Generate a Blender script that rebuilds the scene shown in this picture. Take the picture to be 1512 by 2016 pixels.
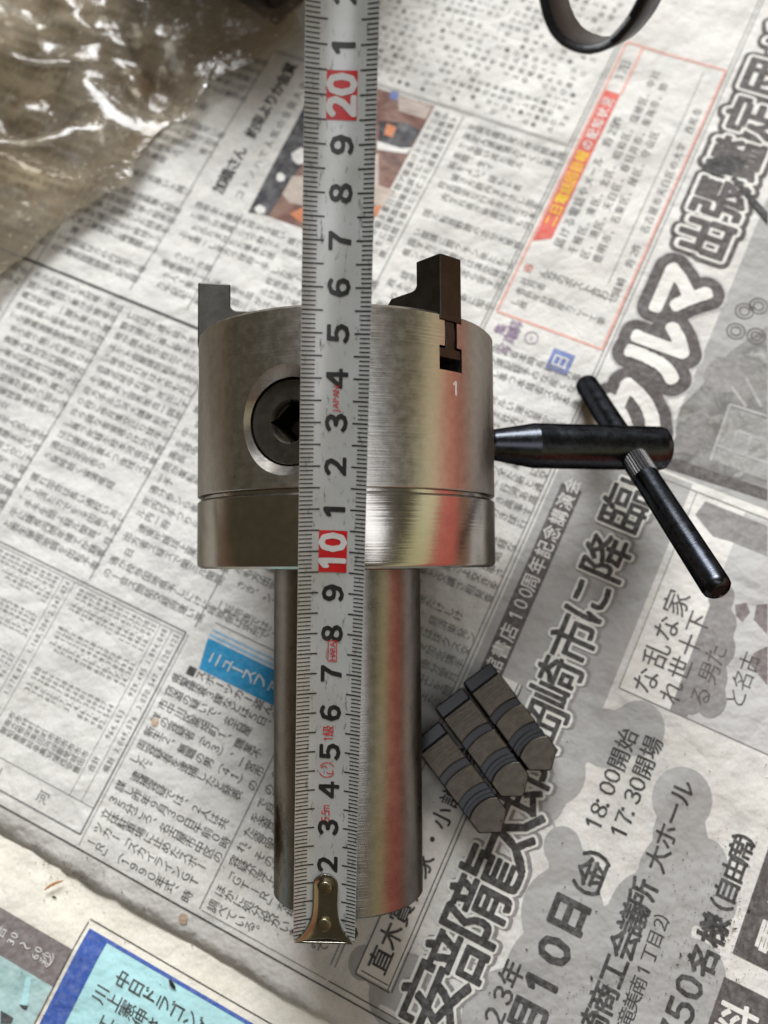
import bpy, bmesh, math, random
import numpy as np
from mathutils import Vector, Matrix, noise
from mathutils.geometry import tessellate_polygon

for o in list(bpy.data.objects):
    bpy.data.objects.remove(o)
SC = bpy.context.scene
COL = SC.collection
rnd = random.Random(7)

# ------------------------------------------------------------------ camera
# camera frame: x right, y down, z forward, lengths in centimetres
FPX, CX, CY = 1700.0, 756.0, 1008.0
N = np.array([0.08886934, 0.28004499, 0.95586455])      # paper normal, away from the camera
U = np.array([0.42729252, -0.87759014, 0.21738595])     # page right
V = np.array([0.89973515, 0.38911483, -0.19765198])     # page down
D = 28.0                                                # camera height above the paper
EZ = -N
EX = np.array([1.0, 0, 0]) - N * N[0]
EX /= np.linalg.norm(EX)
EY = np.cross(EZ, EX)
WB = np.array([EX, EY, EZ])


def wdir(c):
    return Vector(WB @ np.asarray(c, float))


def wpt(c):                      # camera-frame point (cm) -> world (m)
    p = WB @ np.asarray(c, float)
    return Vector((p[0], p[1], p[2] + D)) * 0.01


def ray(x, y):
    return np.array([(x - CX) / FPX, (y - CY) / FPX, 1.0])


def on_paper(x, y, h=0.0):       # photo pixel -> world point at height h (cm) over the paper
    r = ray(x, y)
    return wpt(r * ((D - h) / (N @ r)))


def pix(x, y, h=0.0):            # photo pixel -> page coordinates (cm)
    r = ray(x, y)
    P = r * ((D - h) / (N @ r))
    return (float(P @ U), float(P @ V))


UW, VW = WB @ U, WB @ V          # page axes in world axes

cam = bpy.data.cameras.new('camera')
camo = bpy.data.objects.new('camera', cam)
COL.objects.link(camo)
cam.sensor_fit = 'HORIZONTAL'
cam.sensor_width = 36.0
cam.lens = FPX / 1512.0 * 36.0
cam.clip_start = 0.01
cam.clip_end = 50
cr, cu_, cb = wdir((1, 0, 0)), wdir((0, -1, 0)), wdir((0, 0, -1))
camo.matrix_world = Matrix(((cr.x, cu_.x, cb.x, 0), (cr.y, cu_.y, cb.y, 0), (cr.z, cu_.z, cb.z, D * 0.01), (0, 0, 0, 1)))
cam.dof.use_dof = True
cam.dof.focus_distance = 0.220
cam.dof.aperture_fstop = 40.5 / 3.0
SC.camera = camo

# ------------------------------------------------------------------ light
w = bpy.data.worlds.new('World')
SC.world = w
w.use_nodes = True
w.node_tree.nodes['Background'].inputs[0].default_value = (1.0, 0.84, 0.54, 1)
w.node_tree.nodes['Background'].inputs[1].default_value = 0.072


def area(name, loc, target, size, size_y, power, color):
    l = bpy.data.lights.new(name, 'AREA')
    l.shape = 'RECTANGLE'
    l.size, l.size_y, l.energy, l.color = size, size_y, power, color
    o = bpy.data.objects.new(name, l)
    COL.objects.link(o)
    o.location = loc
    o.rotation_euler = (Vector(target) - Vector(loc)).to_track_quat('-Z', 'Y').to_euler()
    return o


area('window_light', (0.05, 3.25, 2.55), (0, 0, 0), 2.3, 1.8, 312, (0.975, 0.985, 1.0))
area('ceiling_light', (0.28, -0.20, 1.40), (0, 0, 0), 0.40, 1.3, 3.8, (0.95, 0.96, 1.0))

SC.view_settings.view_transform = 'Standard'
SC.view_settings.look = 'None'
SC.view_settings.exposure = 0.0
SC.view_settings.gamma = 1.0
SC.render.engine = 'CYCLES'
SC.cycles.max_bounces = 10
SC.cycles.transparent_max_bounces = 24
SC.cycles.caustics_reflective = False
SC.cycles.use_denoising = True

# ------------------------------------------------------------------ materials
MATS = {}


def nt(name):
    m = bpy.data.materials.new(name)
    m.use_nodes = True
    t = m.node_tree
    b = t.nodes['Principled BSDF']
    return m, t, b


def node(t, kind, **kw):
    n = t.nodes.new(kind)
    for k, v in kw.items():
        if k.startswith('i_'):
            key = k[2:]
            n.inputs[int(key) if key.isdigit() else key.replace('_', ' ')].default_value = v
        else:
            setattr(n, k, v)
    return n


def ramp(t, src, stops):
    r = t.nodes.new('ShaderNodeValToRGB')
    e = r.color_ramp.elements
    while len(e) < len(stops):
        e.new(0.5)
    for el, (p, c) in zip(e, stops):
        el.position = p
        el.color = c if len(c) == 4 else (*c, 1)
    t.links.new(src, r.inputs[0])
    return r


def paper_bump(t, b, strength=1.0):
    geo = node(t, 'ShaderNodeNewGeometry')
    mp = node(t, 'ShaderNodeMapping')
    t.links.new(geo.outputs['Position'], mp.inputs[0])
    n1 = node(t, 'ShaderNodeTexNoise', i_Scale=24.0, i_Detail=5.0, i_Roughness=0.55)
    n2 = node(t, 'ShaderNodeTexNoise', i_Scale=900.0, i_Detail=2.0)
    vo = node(t, 'ShaderNodeTexVoronoi', feature='DISTANCE_TO_EDGE', i_Scale=14.0)
    nw = node(t, 'ShaderNodeTexNoise', i_Scale=9.0, i_Detail=2.0)
    mix = node(t, 'ShaderNodeVectorMath', operation='MULTIPLY_ADD')
    t.links.new(mp.outputs[0], n1.inputs[0])
    t.links.new(mp.outputs[0], n2.inputs[0])
    t.links.new(mp.outputs[0], nw.inputs[0])
    mix.inputs[1].default_value = (0.12, 0.12, 0.12)
    t.links.new(nw.outputs['Color'], mix.inputs[0])
    t.links.new(mp.outputs[0], mix.inputs[2])
    t.links.new(mix.outputs[0], vo.inputs[0])
    rv = ramp(t, vo.outputs['Distance'], [(0.0, (0, 0, 0)), (0.05, (1, 1, 1))])
    b1 = node(t, 'ShaderNodeBump', i_Strength=1.0 * strength, i_Distance=0.006)
    b2 = node(t, 'ShaderNodeBump', i_Strength=0.35 * strength, i_Distance=0.0006)
    b3 = node(t, 'ShaderNodeBump', i_Strength=0.10 * strength, i_Distance=0.0004)
    t.links.new(n1.outputs[0], b1.inputs['Height'])
    t.links.new(rv.outputs[0], b2.inputs['Height'])
    t.links.new(n2.outputs[0], b3.inputs['Height'])
    t.links.new(b1.outputs[0], b2.inputs['Normal'])
    t.links.new(b2.outputs[0], b3.inputs['Normal'])
    t.links.new(b3.outputs[0], b.inputs['Normal'])
    return mp


def paper_mat(name, c0, c1):
    m, t, b = nt(name)
    mp = paper_bump(t, b)
    a = node(t, 'ShaderNodeTexNoise', i_Scale=11.0, i_Detail=6.0, i_Roughness=0.65)
    t.links.new(mp.outputs[0], a.inputs[0])
    r = ramp(t, a.outputs[0], [(0.30, c0), (0.68, c1)])
    # faint show-through of the print on the back and fibres
    s = node(t, 'ShaderNodeTexNoise', i_Scale=75.0, i_Detail=3.0)
    t.links.new(mp.outputs[0], s.inputs[0])
    r2 = ramp(t, s.outputs[0], [(0.32, (0.88, 0.88, 0.89)), (0.55, (1, 1, 1))])
    f = node(t, 'ShaderNodeTexNoise', i_Scale=1700.0, i_Detail=1.0)
    t.links.new(mp.outputs[0], f.inputs[0])
    r3 = ramp(t, f.outputs[0], [(0.3, (0.90, 0.89, 0.88)), (0.6, (1, 1, 1))])
    x = node(t, 'ShaderNodeMixRGB', blend_type='MULTIPLY', i_Fac=1.0)
    x2 = node(t, 'ShaderNodeMixRGB', blend_type='MULTIPLY', i_Fac=1.0)
    t.links.new(r.outputs[0], x.inputs[1])
    t.links.new(r2.outputs[0], x.inputs[2])
    t.links.new(x.outputs[0], x2.inputs[1])
    t.links.new(r3.outputs[0], x2.inputs[2])
    t.links.new(x2.outputs[0], b.inputs['Base Color'])
    b.inputs['Roughness'].default_value = 0.85
    b.inputs['Specular IOR Level'].default_value = 0.2
    return m


def ink(name, c, wear=0.35, scale=500.0):
    """printed ink: same crumple as the sheet, slightly uneven coverage"""
    if name in MATS:
        return MATS[name]
    m, t, b = nt(name)
    mp = paper_bump(t, b)
    a = node(t, 'ShaderNodeTexNoise', i_Scale=scale, i_Detail=3.0, i_Roughness=0.7)
    t.links.new(mp.outputs[0], a.inputs[0])
    lt = tuple(x + (0.62 - x) * wear * 0.45 for x in c)
    g = node(t, 'ShaderNodeTexNoise', i_Scale=60.0, i_Detail=4.0)
    t.links.new(mp.outputs[0], g.inputs[0])
    r = ramp(t, a.outputs[0], [(0.42, c), (0.74, lt)])
    r2 = ramp(t, g.outputs[0], [(0.35, (1, 1, 1)), (0.75, (1.0 + wear * .25,) * 3)])
    x = node(t, 'ShaderNodeMixRGB', blend_type='MULTIPLY', i_Fac=1.0)
    t.links.new(r.outputs[0], x.inputs[1])
    t.links.new(r2.outputs[0], x.inputs[2])
    t.links.new(x.outputs[0], b.inputs['Base Color'])
    b.inputs['Roughness'].default_value = 0.75
    b.inputs['Specular IOR Level'].default_value = 0.25
    MATS[name] = m
    return m


def photo_ink(name, cols, scale=110.0):
    """halftone picture: blurred blotches of several tones"""
    m, t, b = nt(name)
    mp = paper_bump(t, b)
    a = node(t, 'ShaderNodeTexNoise', i_Scale=scale, i_Detail=5.0, i_Roughness=0.6, i_Distortion=0.6)
    t.links.new(mp.outputs[0], a.inputs[0])
    n = len(cols)
    r = ramp(t, a.outputs[0], [(0.30 + 0.40 * k / (n - 1), c) for k, c in enumerate(cols)])
    t.links.new(r.outputs[0], b.inputs['Base Color'])
    b.inputs['Roughness'].default_value = 0.75
    b.inputs['Specular IOR Level'].default_value = 0.25
    return m


def steel(name, base, rough, spots=0.5, lines=0.0, dirt=(0.10, 0.085, 0.06), spot_scale=260.0, rvar=0.12, lscale=(12, 12, 2600), pits=0.62):
    m, t, b = nt(name)
    tc = node(t, 'ShaderNodeTexCoord')
    b.inputs['Metallic'].default_value = 1.0
    a = node(t, 'ShaderNodeTexNoise', i_Scale=spot_scale, i_Detail=5.0, i_Roughness=0.7)
    t.links.new(tc.outputs['Object'], a.inputs[0])
    l = node(t, 'ShaderNodeTexNoise', i_Scale=38.0, i_Detail=4.0)
    t.links.new(tc.outputs['Object'], l.inputs[0])
    dk = tuple(x * (1 - spots * 0.55) for x in base)
    r = ramp(t, a.outputs[0], [(0.40, dk), (0.60, base)])
    r2 = ramp(t, l.outputs[0], [(0.30, tuple(0.72 + 0.1 * k for k in (2, 1, 0))), (0.65, (1, 1, 1))])
    x = node(t, 'ShaderNodeMixRGB', blend_type='MULTIPLY', i_Fac=0.5)
    t.links.new(r.outputs[0], x.inputs[1])
    t.links.new(r2.outputs[0], x.inputs[2])
    # small dark pits
    p = node(t, 'ShaderNodeTexVoronoi', i_Scale=420.0)
    t.links.new(tc.outputs['Object'], p.inputs[0])
    pm = node(t, 'ShaderNodeTexNoise', i_Scale=60.0, i_Detail=2.0)
    t.links.new(tc.outputs['Object'], pm.inputs[0])
    pa = ramp(t, p.outputs['Distance'], [(0.10, (1, 1, 1)), (0.22, (0, 0, 0))])
    pb = ramp(t, pm.outputs[0], [(pits, (0, 0, 0)), (pits + 0.08, (1, 1, 1))])
    pp = node(t, 'ShaderNodeMath', operation='MULTIPLY')
    t.links.new(pa.outputs[0], pp.inputs[0])
    t.links.new(pb.outputs[0], pp.inputs[1])
    x3 = node(t, 'ShaderNodeMixRGB')
    x3.inputs[2].default_value = (*dirt, 1)
    t.links.new(pp.outputs[0], x3.inputs[0])
    t.links.new(x.outputs[0], x3.inputs[1])
    t.links.new(x3.outputs[0], b.inputs['Base Color'])
    b.inputs['Specular Tint'].default_value = (0.26, 0.245, 0.215, 1)
    rr = node(t, 'ShaderNodeMapRange', i_3=rough - rvar * .5, i_4=rough + rvar)
    t.links.new(a.outputs[0], rr.inputs[0])
    t.links.new(rr.outputs[0], b.inputs['Roughness'])
    bm = node(t, 'ShaderNodeBump', i_Strength=0.12 * spots + .02, i_Distance=0.0004)
    t.links.new(a.outputs[0], bm.inputs['Height'])
    last = bm
    if lines > 0:
        mp = node(t, 'ShaderNodeMapping')
        mp.inputs['Scale'].default_value = lscale
        t.links.new(tc.outputs['Object'], mp.inputs[0])
        ln = node(t, 'ShaderNodeTexNoise', i_Scale=1.0, i_Detail=3.0)
        t.links.new(mp.outputs[0], ln.inputs[0])
        b2 = node(t, 'ShaderNodeBump', i_Strength=lines, i_Distance=0.0002)
        t.links.new(ln.outputs[0], b2.inputs['Height'])
        t.links.new(bm.outputs[0], b2.inputs['Normal'])
        last = b2
    t.links.new(last.outputs[0], b.inputs['Normal'])
    return m


def plain(name, c, rough=0.5, metal=0.0, var=0.25, scale=200.0, bump=0.1, spec=0.5):
    m, t, b = nt(name)
    tc = node(t, 'ShaderNodeTexCoord')
    a = node(t, 'ShaderNodeTexNoise', i_Scale=scale, i_Detail=4.0, i_Roughness=0.65)
    t.links.new(tc.outputs['Object'], a.inputs[0])
    r = ramp(t, a.outputs[0], [(0.3, tuple(x * (1 - var) for x in c)), (0.7, tuple(min(1, x * (1 + var)) for x in c))])
    t.links.new(r.outputs[0], b.inputs['Base Color'])
    b.inputs['Metallic'].default_value = metal
    rr = node(t, 'ShaderNodeMapRange', i_3=max(.04, rough - 0.1), i_4=rough + 0.1)
    t.links.new(a.outputs[0], rr.inputs[0])
    t.links.new(rr.outputs[0], b.inputs['Roughness'])
    b.inputs['Specular IOR Level'].default_value = spec
    if bump:
        bm = node(t, 'ShaderNodeBump', i_Strength=bump, i_Distance=0.0005)
        t.links.new(a.outputs[0], bm.inputs['Height'])
        t.links.new(bm.outputs[0], b.inputs['Normal'])
    return m


# ------------------------------------------------------------------ object helpers
def link(name, me, mat, parent=None):
    o = bpy.data.objects.new(name, me)
    COL.objects.link(o)
    if mat is not None:
        me.materials.append(mat)
    o.parent = parent
    return o


def thing(name, label, cat, mw=None, group=None):
    o = bpy.data.objects.new(name, None)
    COL.objects.link(o)
    o.empty_display_size = 0.01
    if mw is not None:
        o.matrix_world = mw
    tag(o, label, cat, group)
    return o


def tag(o, label, cat=None, group=None, kind=None):
    o['label'] = label
    if cat:
        o['category'] = cat
    if group:
        o['group'] = group
    if kind:
        o['kind'] = kind


def mesh_np(name, verts, tris):
    me = bpy.data.meshes.new(name)
    nv, nf = len(verts), len(tris)
    me.vertices.add(nv)
    me.vertices.foreach_set('co', np.asarray(verts, np.float32).ravel())
    me.loops.add(nf * 3)
    me.loops.foreach_set('vertex_index', np.asarray(tris, np.int32).ravel())
    me.polygons.add(nf)
    me.polygons.foreach_set('loop_start', np.arange(0, nf * 3, 3, dtype=np.int32))
    me.polygons.foreach_set('loop_total', np.full(nf, 3, np.int32))
    me.update(calc_edges=True)
    me.validate()
    return me


def bm_mesh(name, bm, smooth_angle=None, scale=0.01):
    if scale != 1:
        bmesh.ops.scale(bm, vec=(scale,) * 3, verts=bm.verts)
    bmesh.ops.recalc_face_normals(bm, faces=bm.faces)
    me = bpy.data.meshes.new(name)
    bm.to_mesh(me)
    bm.free()
    smooth(me, smooth_angle)
    return me


def smooth(me, ang):
    if ang is None:
        return
    me.polygons.foreach_set('use_smooth', [True] * len(me.polygons))
    me.set_sharp_from_angle(angle=math.radians(ang))


def lathe(bm, prof, seg=192, mat=Matrix.Identity(4)):
    """prof: list of (r, z); revolved about z; closed where r = 0"""
    rings = []
    for r, z in prof:
        if r < 1e-6:
            rings.append([bm.verts.new(mat @ Vector((0, 0, z)))])
        else:
            rings.append([bm.verts.new(mat @ Vector((r * math.sin(2 * math.pi * k / seg), -r * math.cos(2 * math.pi * k / seg), z))) for k in range(seg)])
    for a, b in zip(rings, rings[1:]):
        for k in range(seg):
            k2 = (k + 1) % seg
            q = []
            for vv in ((a[0] if len(a) == 1 else a[k]), (a[0] if len(a) == 1 else a[k2]), (b[0] if len(b) == 1 else b[k2]), (b[0] if len(b) == 1 else b[k])):
                if vv not in q:
                    q.append(vv)
            if len(q) > 2:
                bm.faces.new(q)
    return rings


def prism(bm, poly, mat, d0, d1):
    """polygon (x, y) extruded from d0 to d1 along local z of mat"""
    a = [bm.verts.new(mat @ Vector((x, y, d0))) for x, y in poly]
    b = [bm.verts.new(mat @ Vector((x, y, d1))) for x, y in poly]
    n = len(poly)
    bm.faces.new(a[::-1])
    bm.faces.new(b)
    for k in range(n):
        bm.faces.new((a[k], a[(k + 1) % n], b[(k + 1) % n], b[k]))


def boolean(me, cutters):
    """cut several meshes out of one"""
    o = bpy.data.objects.new('work', me)
    COL.objects.link(o)
    tmp = []
    for c in cutters:
        co = bpy.data.objects.new('cut', c)
        COL.objects.link(co)
        tmp.append(co)
        md = o.modifiers.new('b', 'BOOLEAN')
        md.operation = 'DIFFERENCE'
        md.solver = 'EXACT'
        md.object = co
    dg = bpy.context.evaluated_depsgraph_get()
    dg.update()
    res = bpy.data.meshes.new_from_object(o.evaluated_get(dg), depsgraph=dg)
    for x in tmp + [o]:
        bpy.data.objects.remove(x)
    return res


def bevel(o, width, seg=2, ang=30):
    md = o.modifiers.new('bevel', 'BEVEL')
    md.width = width
    md.segments = seg
    md.limit_method = 'ANGLE'
    md.angle_limit = math.radians(ang)
    md.harden_normals = True
    return o


# ------------------------------------------------------------------ glyphs
FILL = ('の一十日本人大会年中国月上出時分事市東名古屋愛知県行生新地方前後内外間者社長三河高校学生全発表対策議員選挙野球試合'
        '経済産業省政府首相問題調査結果午後参加開催予定記念講演交通事故死亡運転手容疑逮捕'
        'はをにがでとしたていなかもれらるりこさくすあきけまよそうつ、。いたのにはを'
        'ーンスカトルイアラク')
GL = {}


def march(sdf, xs, ys, run=14):
    """triangles of the region sdf < 0 on a regular grid (marching squares, inner cells merged into strips)"""
    vs, ts, idx = [], [], {}

    def vert(x, y):
        k = (round(x, 6), round(y, 6))
        if k not in idx:
            idx[k] = len(vs)
            vs.append((x, y))
        return idx[k]

    ny, nx = sdf.shape
    for j in range(ny - 1):
        i = 0
        while i < nx - 1:
            c = [sdf[j, i], sdf[j, i + 1], sdf[j + 1, i + 1], sdf[j + 1, i]]
            ins = sum(v < 0 for v in c)
            if ins == 0:
                i += 1
                continue
            if ins == 4:
                k = i + 1
                while k < nx - 1 and k - i < run and sdf[j, k + 1] < 0 and sdf[j + 1, k + 1] < 0:
                    k += 1
                q = [vert(xs[i], ys[j]), vert(xs[k], ys[j]), vert(xs[k], ys[j + 1]), vert(xs[i], ys[j + 1])]
                ts += [(q[0], q[1], q[2]), (q[0], q[2], q[3])]
                i = k
                continue
            P = [(xs[i], ys[j]), (xs[i + 1], ys[j]), (xs[i + 1], ys[j + 1]), (xs[i], ys[j + 1])]
            poly = []
            for m in range(4):
                a, b = c[m], c[(m + 1) % 4]
                if a < 0:
                    poly.append(P[m])
                if (a < 0) != (b < 0):
                    t = a / (a - b)
                    poly.append((P[m][0] + (P[(m + 1) % 4][0] - P[m][0]) * t, P[m][1] + (P[(m + 1) % 4][1] - P[m][1]) * t))
            q = [vert(*p) for p in poly]
            for m in range(1, len(q) - 1):
                ts.append((q[0], q[m], q[m + 1]))
            i += 1
    return np.array(vs, float).reshape(-1, 2), np.array(ts, int).reshape(-1, 3)


def edt2(mask):
    n = mask.shape[0]
    f = np.where(mask, 0.0, 1e6)
    d = (np.arange(n)[:, None] - np.arange(n)[None, :]) ** 2.0
    g = np.min(f[:, None, :] + d[None, :, :], axis=2)
    return np.min(g.T[:, None, :] + d[None, :, :], axis=2).T


def fat(vs, ts, radius, n=104):
    """the glyph grown by a radius, as one clean flat shape"""
    ext = 0.62 + radius
    xs = np.linspace(-ext, ext, n)
    X, Y = np.meshgrid(xs, xs)
    mask = np.zeros((n, n), bool)
    for tri in ts:
        a, b, c = vs[tri[0]], vs[tri[1]], vs[tri[2]]
        d = (b[1] - c[1]) * (a[0] - c[0]) + (c[0] - b[0]) * (a[1] - c[1])
        if abs(d) < 1e-12:
            continue
        l0 = ((b[1] - c[1]) * (X - c[0]) + (c[0] - b[0]) * (Y - c[1])) / d
        l1 = ((c[1] - a[1]) * (X - c[0]) + (a[0] - c[0]) * (Y - c[1])) / d
        mask |= (l0 >= -1e-6) & (l1 >= -1e-6) & (l0 + l1 <= 1 + 1e-6)
    h = xs[1] - xs[0]
    sdf = (np.sqrt(edt2(mask)) - np.sqrt(edt2(~mask))) * h
    return march(sdf - radius, xs, xs)


def need(chars, off=0.0, res=2):
    todo = [c for c in dict.fromkeys(chars) if (c, 0.0) not in GL and c not in ' 　']
    obs = []
    for c in todo:
        cu = bpy.data.curves.new('g', 'FONT')
        cu.body = c
        cu.size = 1.0
        cu.resolution_u = res
        o = bpy.data.objects.new('g', cu)
        COL.objects.link(o)
        obs.append((c, o, cu))
    if obs:
        dg = bpy.context.evaluated_depsgraph_get()
        dg.update()
    for c, o, cu in obs:
        m = bpy.data.meshes.new_from_object(o.evaluated_get(dg), depsgraph=dg)
        m.calc_loop_triangles()
        vs = np.array([v.co[:2] for v in m.vertices], float).reshape(-1, 2)
        ts = np.array([t.vertices[:] for t in m.loop_triangles], int).reshape(-1, 3)
        if len(vs):
            vs = vs - np.array([0.5, 0.36])
            if ord(c) < 128 or c in '０１２３４５６７８９':
                vs[:, 0] -= (vs[:, 0].min() + vs[:, 0].max()) / 2
        GL[(c, 0.0)] = (vs, ts)
        bpy.data.meshes.remove(m)
        bpy.data.objects.remove(o)
        bpy.data.curves.remove(cu)
    if '１' in chars:
        GL[('１', 0.0)] = (np.array([(-.045, -.36), (.045, -.36), (.045, .38), (-.035, .38), (-.20, .25), (-.20, .15), (-.045, .24)]), np.array([(0, 1, 6), (1, 2, 6), (2, 3, 6), (3, 4, 6), (4, 5, 6)]))
    if off:
        for c in dict.fromkeys(chars):
            if c not in ' 　' and (c, off) not in GL:
                GL[(c, off)] = fat(*GL[(c, 0.0)], off)


ROT = 'ー（）「」〜｜－'


def page_world(uv, z):
    uv = np.asarray(uv, float)
    x = uv[:, 0] * UW[0] + uv[:, 1] * VW[0]
    y = uv[:, 0] * UW[1] + uv[:, 1] * VW[1]
    return np.c_[x * 0.01, y * 0.01, z]


def waves(uv, seed, amp, wl0, wl1, n=7):
    r = np.random.RandomState(seed)
    h = np.zeros(len(uv))
    for k in range(n):
        wl = wl0 * (wl1 / wl0) ** r.rand()
        th = r.rand() * 6.283
        h += np.sin((uv[:, 0] * math.cos(th) + uv[:, 1] * math.sin(th)) * 6.283 / wl + r.rand() * 6.283) * amp * (wl / wl1) / n * 2
    return h


def sst(x):
    x = np.clip(x, 0, 1)
    return x * x * (3 - 2 * x)


EDGE_U = -8.32


def height_a(uv):      # main sheet, metres
    uv = np.asarray(uv, float)
    h = -0.0007 + np.clip(waves(uv, 3, 0.0009, 4.0, 16.0), -0.0007, 0.0006)
    k = sst((-7.35 - uv[:, 0]) / 1.0)
    dep = 0.0021 + 0.0006 * np.sin(uv[:, 1] * 0.9)
    return h - dep * k


def height_b(uv):      # sheet lying below the main one at the lower left
    uv = np.asarray(uv, float)
    h = -0.0008 + np.clip(waves(uv, 11, 0.0006, 4.0, 14.0), -0.0006, 0.0006)
    k = sst((uv[:, 0] + 10.2) / 1.7)
    return h - 0.0027 * k


class Print:
    """flat print: triangles in page coordinates, draped on a sheet"""

    def __init__(self, level=0.14, hf=height_a):
        self.v, self.t, self.z, self.n, self.level, self.hf = [], [], [], 0, level, hf

    def add(self, uv, tris, dz=0.0):
        self.v.append(uv)
        self.t.append(np.asarray(tris, int) + self.n)
        self.z.append(np.full(len(uv), (self.level + dz) * 0.001))
        self.n += len(uv)

    def glyph(self, c, u, v, size, off=0.0, rot=False, sx=1.0, dz=0.0, sy=1.0):
        if c in ' 　':
            return
        need(c, off)
        vs, ts = GL[(c, off)]
        if not len(vs):
            return
        x, y = vs[:, 0] * sx, vs[:, 1] * sy
        if rot:
            x, y = y, -x
        self.add(np.c_[u + x * size, v - y * size], ts, dz)

    def htext(self, s, u, v, size, pitch=None, off=0.0, sx=1.0):
        p = pitch or size
        for c in s:
            self.glyph(c, u, v, size, off, sx=sx)
            u += p * (0.62 if c in '0123456789,.:()０１２３４５６７８９：' else 1.0)
        return u

    def vtext(self, s, u, v, size, pitch, off=0.0, sy=1.0):
        for c in s:
            if c in '、。':
                self.glyph(c, u + 0.55 * size, v - 0.55 * pitch, size, off)
            else:
                self.glyph(c, u, v, size, off, rot=(c in ROT), sy=sy)
            v += pitch

    def poly(self, pts, dz=0.0):
        pts = [tuple(p) for p in pts]
        tr = tessellate_polygon([[Vector((p[0], p[1], 0)) for p in pts]])
        out = []
        for a, b, c in tr:
            A, B, Cc = pts[a], pts[b], pts[c]
            cr = (B[0] - A[0]) * (Cc[1] - A[1]) - (B[1] - A[1]) * (Cc[0] - A[0])
            out.append((a, c, b) if cr > 0 else (a, b, c))
        self.add(np.array(pts, float), out, dz)

    def rect(self, u0, u1, v0, v1, dz=0.0):
        nu = max(1, int(abs(u1 - u0) / 0.5))
        nv = max(1, int(abs(v1 - v0) / 0.5))
        a, b = np.meshgrid(np.linspace(u0, u1, nu + 1), np.linspace(v0, v1, nv + 1), indexing='ij')
        q = []
        for i in range(nu):
            for j in range(nv):
                p = i * (nv + 1) + j
                q += [(p, p + 1, p + nv + 2), (p, p + nv + 2, p + nv + 1)]
        if (u1 - u0) * (v1 - v0) < 0:
            q = [(a_, c_, b_) for a_, b_, c_ in q]
        self.add(np.c_[a.ravel(), b.ravel()], q, dz)

    def line(self, p, q, wd):
        p, q = np.array(p, float), np.array(q, float)
        n = max(1, int(np.linalg.norm(q - p) / 0.5))
        d = (q - p) / np.linalg.norm(q - p)
        s = np.array([-d[1], d[0]]) * wd / 2
        pts = []
        for k in range(n + 1):
            c = p + (q - p) * k / n
            pts += [c + s, c - s]
        tr = []
        for k in range(n):
            tr += [(2 * k, 2 * k + 2, 2 * k + 1), (2 * k + 1, 2 * k + 2, 2 * k + 3)]
        self.add(np.array(pts), tr)

    def disc(self, u, v, ru, rv=None, dz=0.0, n=40, rot=0.0):
        rv = rv or ru
        self.poly([(u + ru * math.cos(a) * math.cos(rot) - rv * math.sin(a) * math.sin(rot), v + ru * math.cos(a) * math.sin(rot) + rv * math.sin(a) * math.cos(rot)) for a in [6.28318 * k / n for k in range(n)]], dz)

    def blobs(self, items, sq=0.92, cell=0.16, dz=0.0):
        it = np.array(items, float)
        us = np.arange((it[:, 0] - it[:, 2]).min() - .2, (it[:, 0] + it[:, 2]).max() + .2 + cell, cell)
        vs_ = np.arange((it[:, 1] - it[:, 2]).min() - .2, (it[:, 1] + it[:, 2]).max() + .2 + cell, cell)
        X, Y = np.meshgrid(us, vs_)
        sdf = np.full(X.shape, 9.0)
        for u, v, r in it:
            sdf = np.minimum(sdf, np.hypot(X - u, (Y - v) / sq) - r)
        vv, tt_ = march(sdf, us, vs_, 3)
        self.add(vv, tt_[:, ::-1], dz)

    def pxpoly(self, pts, dz=0.0):
        self.poly([pix(*p) for p in pts], dz)

    def build(self, name, mat, parent, dense=False):
        uv, z, t = np.vstack(self.v), np.concatenate(self.z), np.vstack(self.t)
        if dense:
            for _ in range(6):
                bm = bmesh.new()
                vs = [bm.verts.new((p[0], p[1], zz)) for p, zz in zip(uv, z)]
                for a in t:
                    try:
                        bm.faces.new([vs[i] for i in a])
                    except ValueError:
                        pass
                es = [e for e in bm.edges if e.calc_length() > 0.6]
                if not es:
                    bm.free()
                    break
                bmesh.ops.subdivide_edges(bm, edges=es, cuts=1)
                bmesh.ops.triangulate(bm, faces=bm.faces)
                bm.verts.index_update()
                arr = np.array([v.co[:] for v in bm.verts])
                uv, z = arr[:, :2], arr[:, 2]
                t = np.array([[v.index for v in f.verts] for f in bm.faces])
                bm.free()
        return link(name, mesh_np(name, page_world(uv, self.hf(uv) + z), t), mat, parent)


def sheet(name, u0, u1, v0, v1, hf, mat, step=0.35, ragged=None):
    nu, nv = int((u1 - u0) / step), int((v1 - v0) / step)
    us = np.linspace(u0, u1, nu + 1)
    vs = np.linspace(v0, v1, nv + 1)
    a, b = np.meshgrid(us, vs, indexing='ij')
    uv = np.c_[a.ravel(), b.ravel()]
    if ragged is not None:
        for j in range(nv + 1):
            i = 0 if ragged == 'lo' else nu
            v = vs[j]
            amp = 0.16 if v < -7.5 else 0.05
            uv[i * (nv + 1) + j, 0] += amp * (noise.noise(Vector((v * 3.1, 0, 5))) + 0.6 * noise.noise(Vector((v * 9, 3, 0))))
    t = []
    for i in range(nu):
        for j in range(nv):
            p = i * (nv + 1) + j
            t += [(p, p + 1, p + nv + 2), (p, p + nv + 2, p + nv + 1)]
    me = mesh_np(name, page_world(uv, hf(uv)), t)
    me.polygons.foreach_set('use_smooth', [True] * len(me.polygons))
    o = link(name, me, mat)
    md = o.modifiers.new('thickness', 'SOLIDIFY')
    md.thickness = 0.00009
    md.offset = -1
    return o


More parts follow.
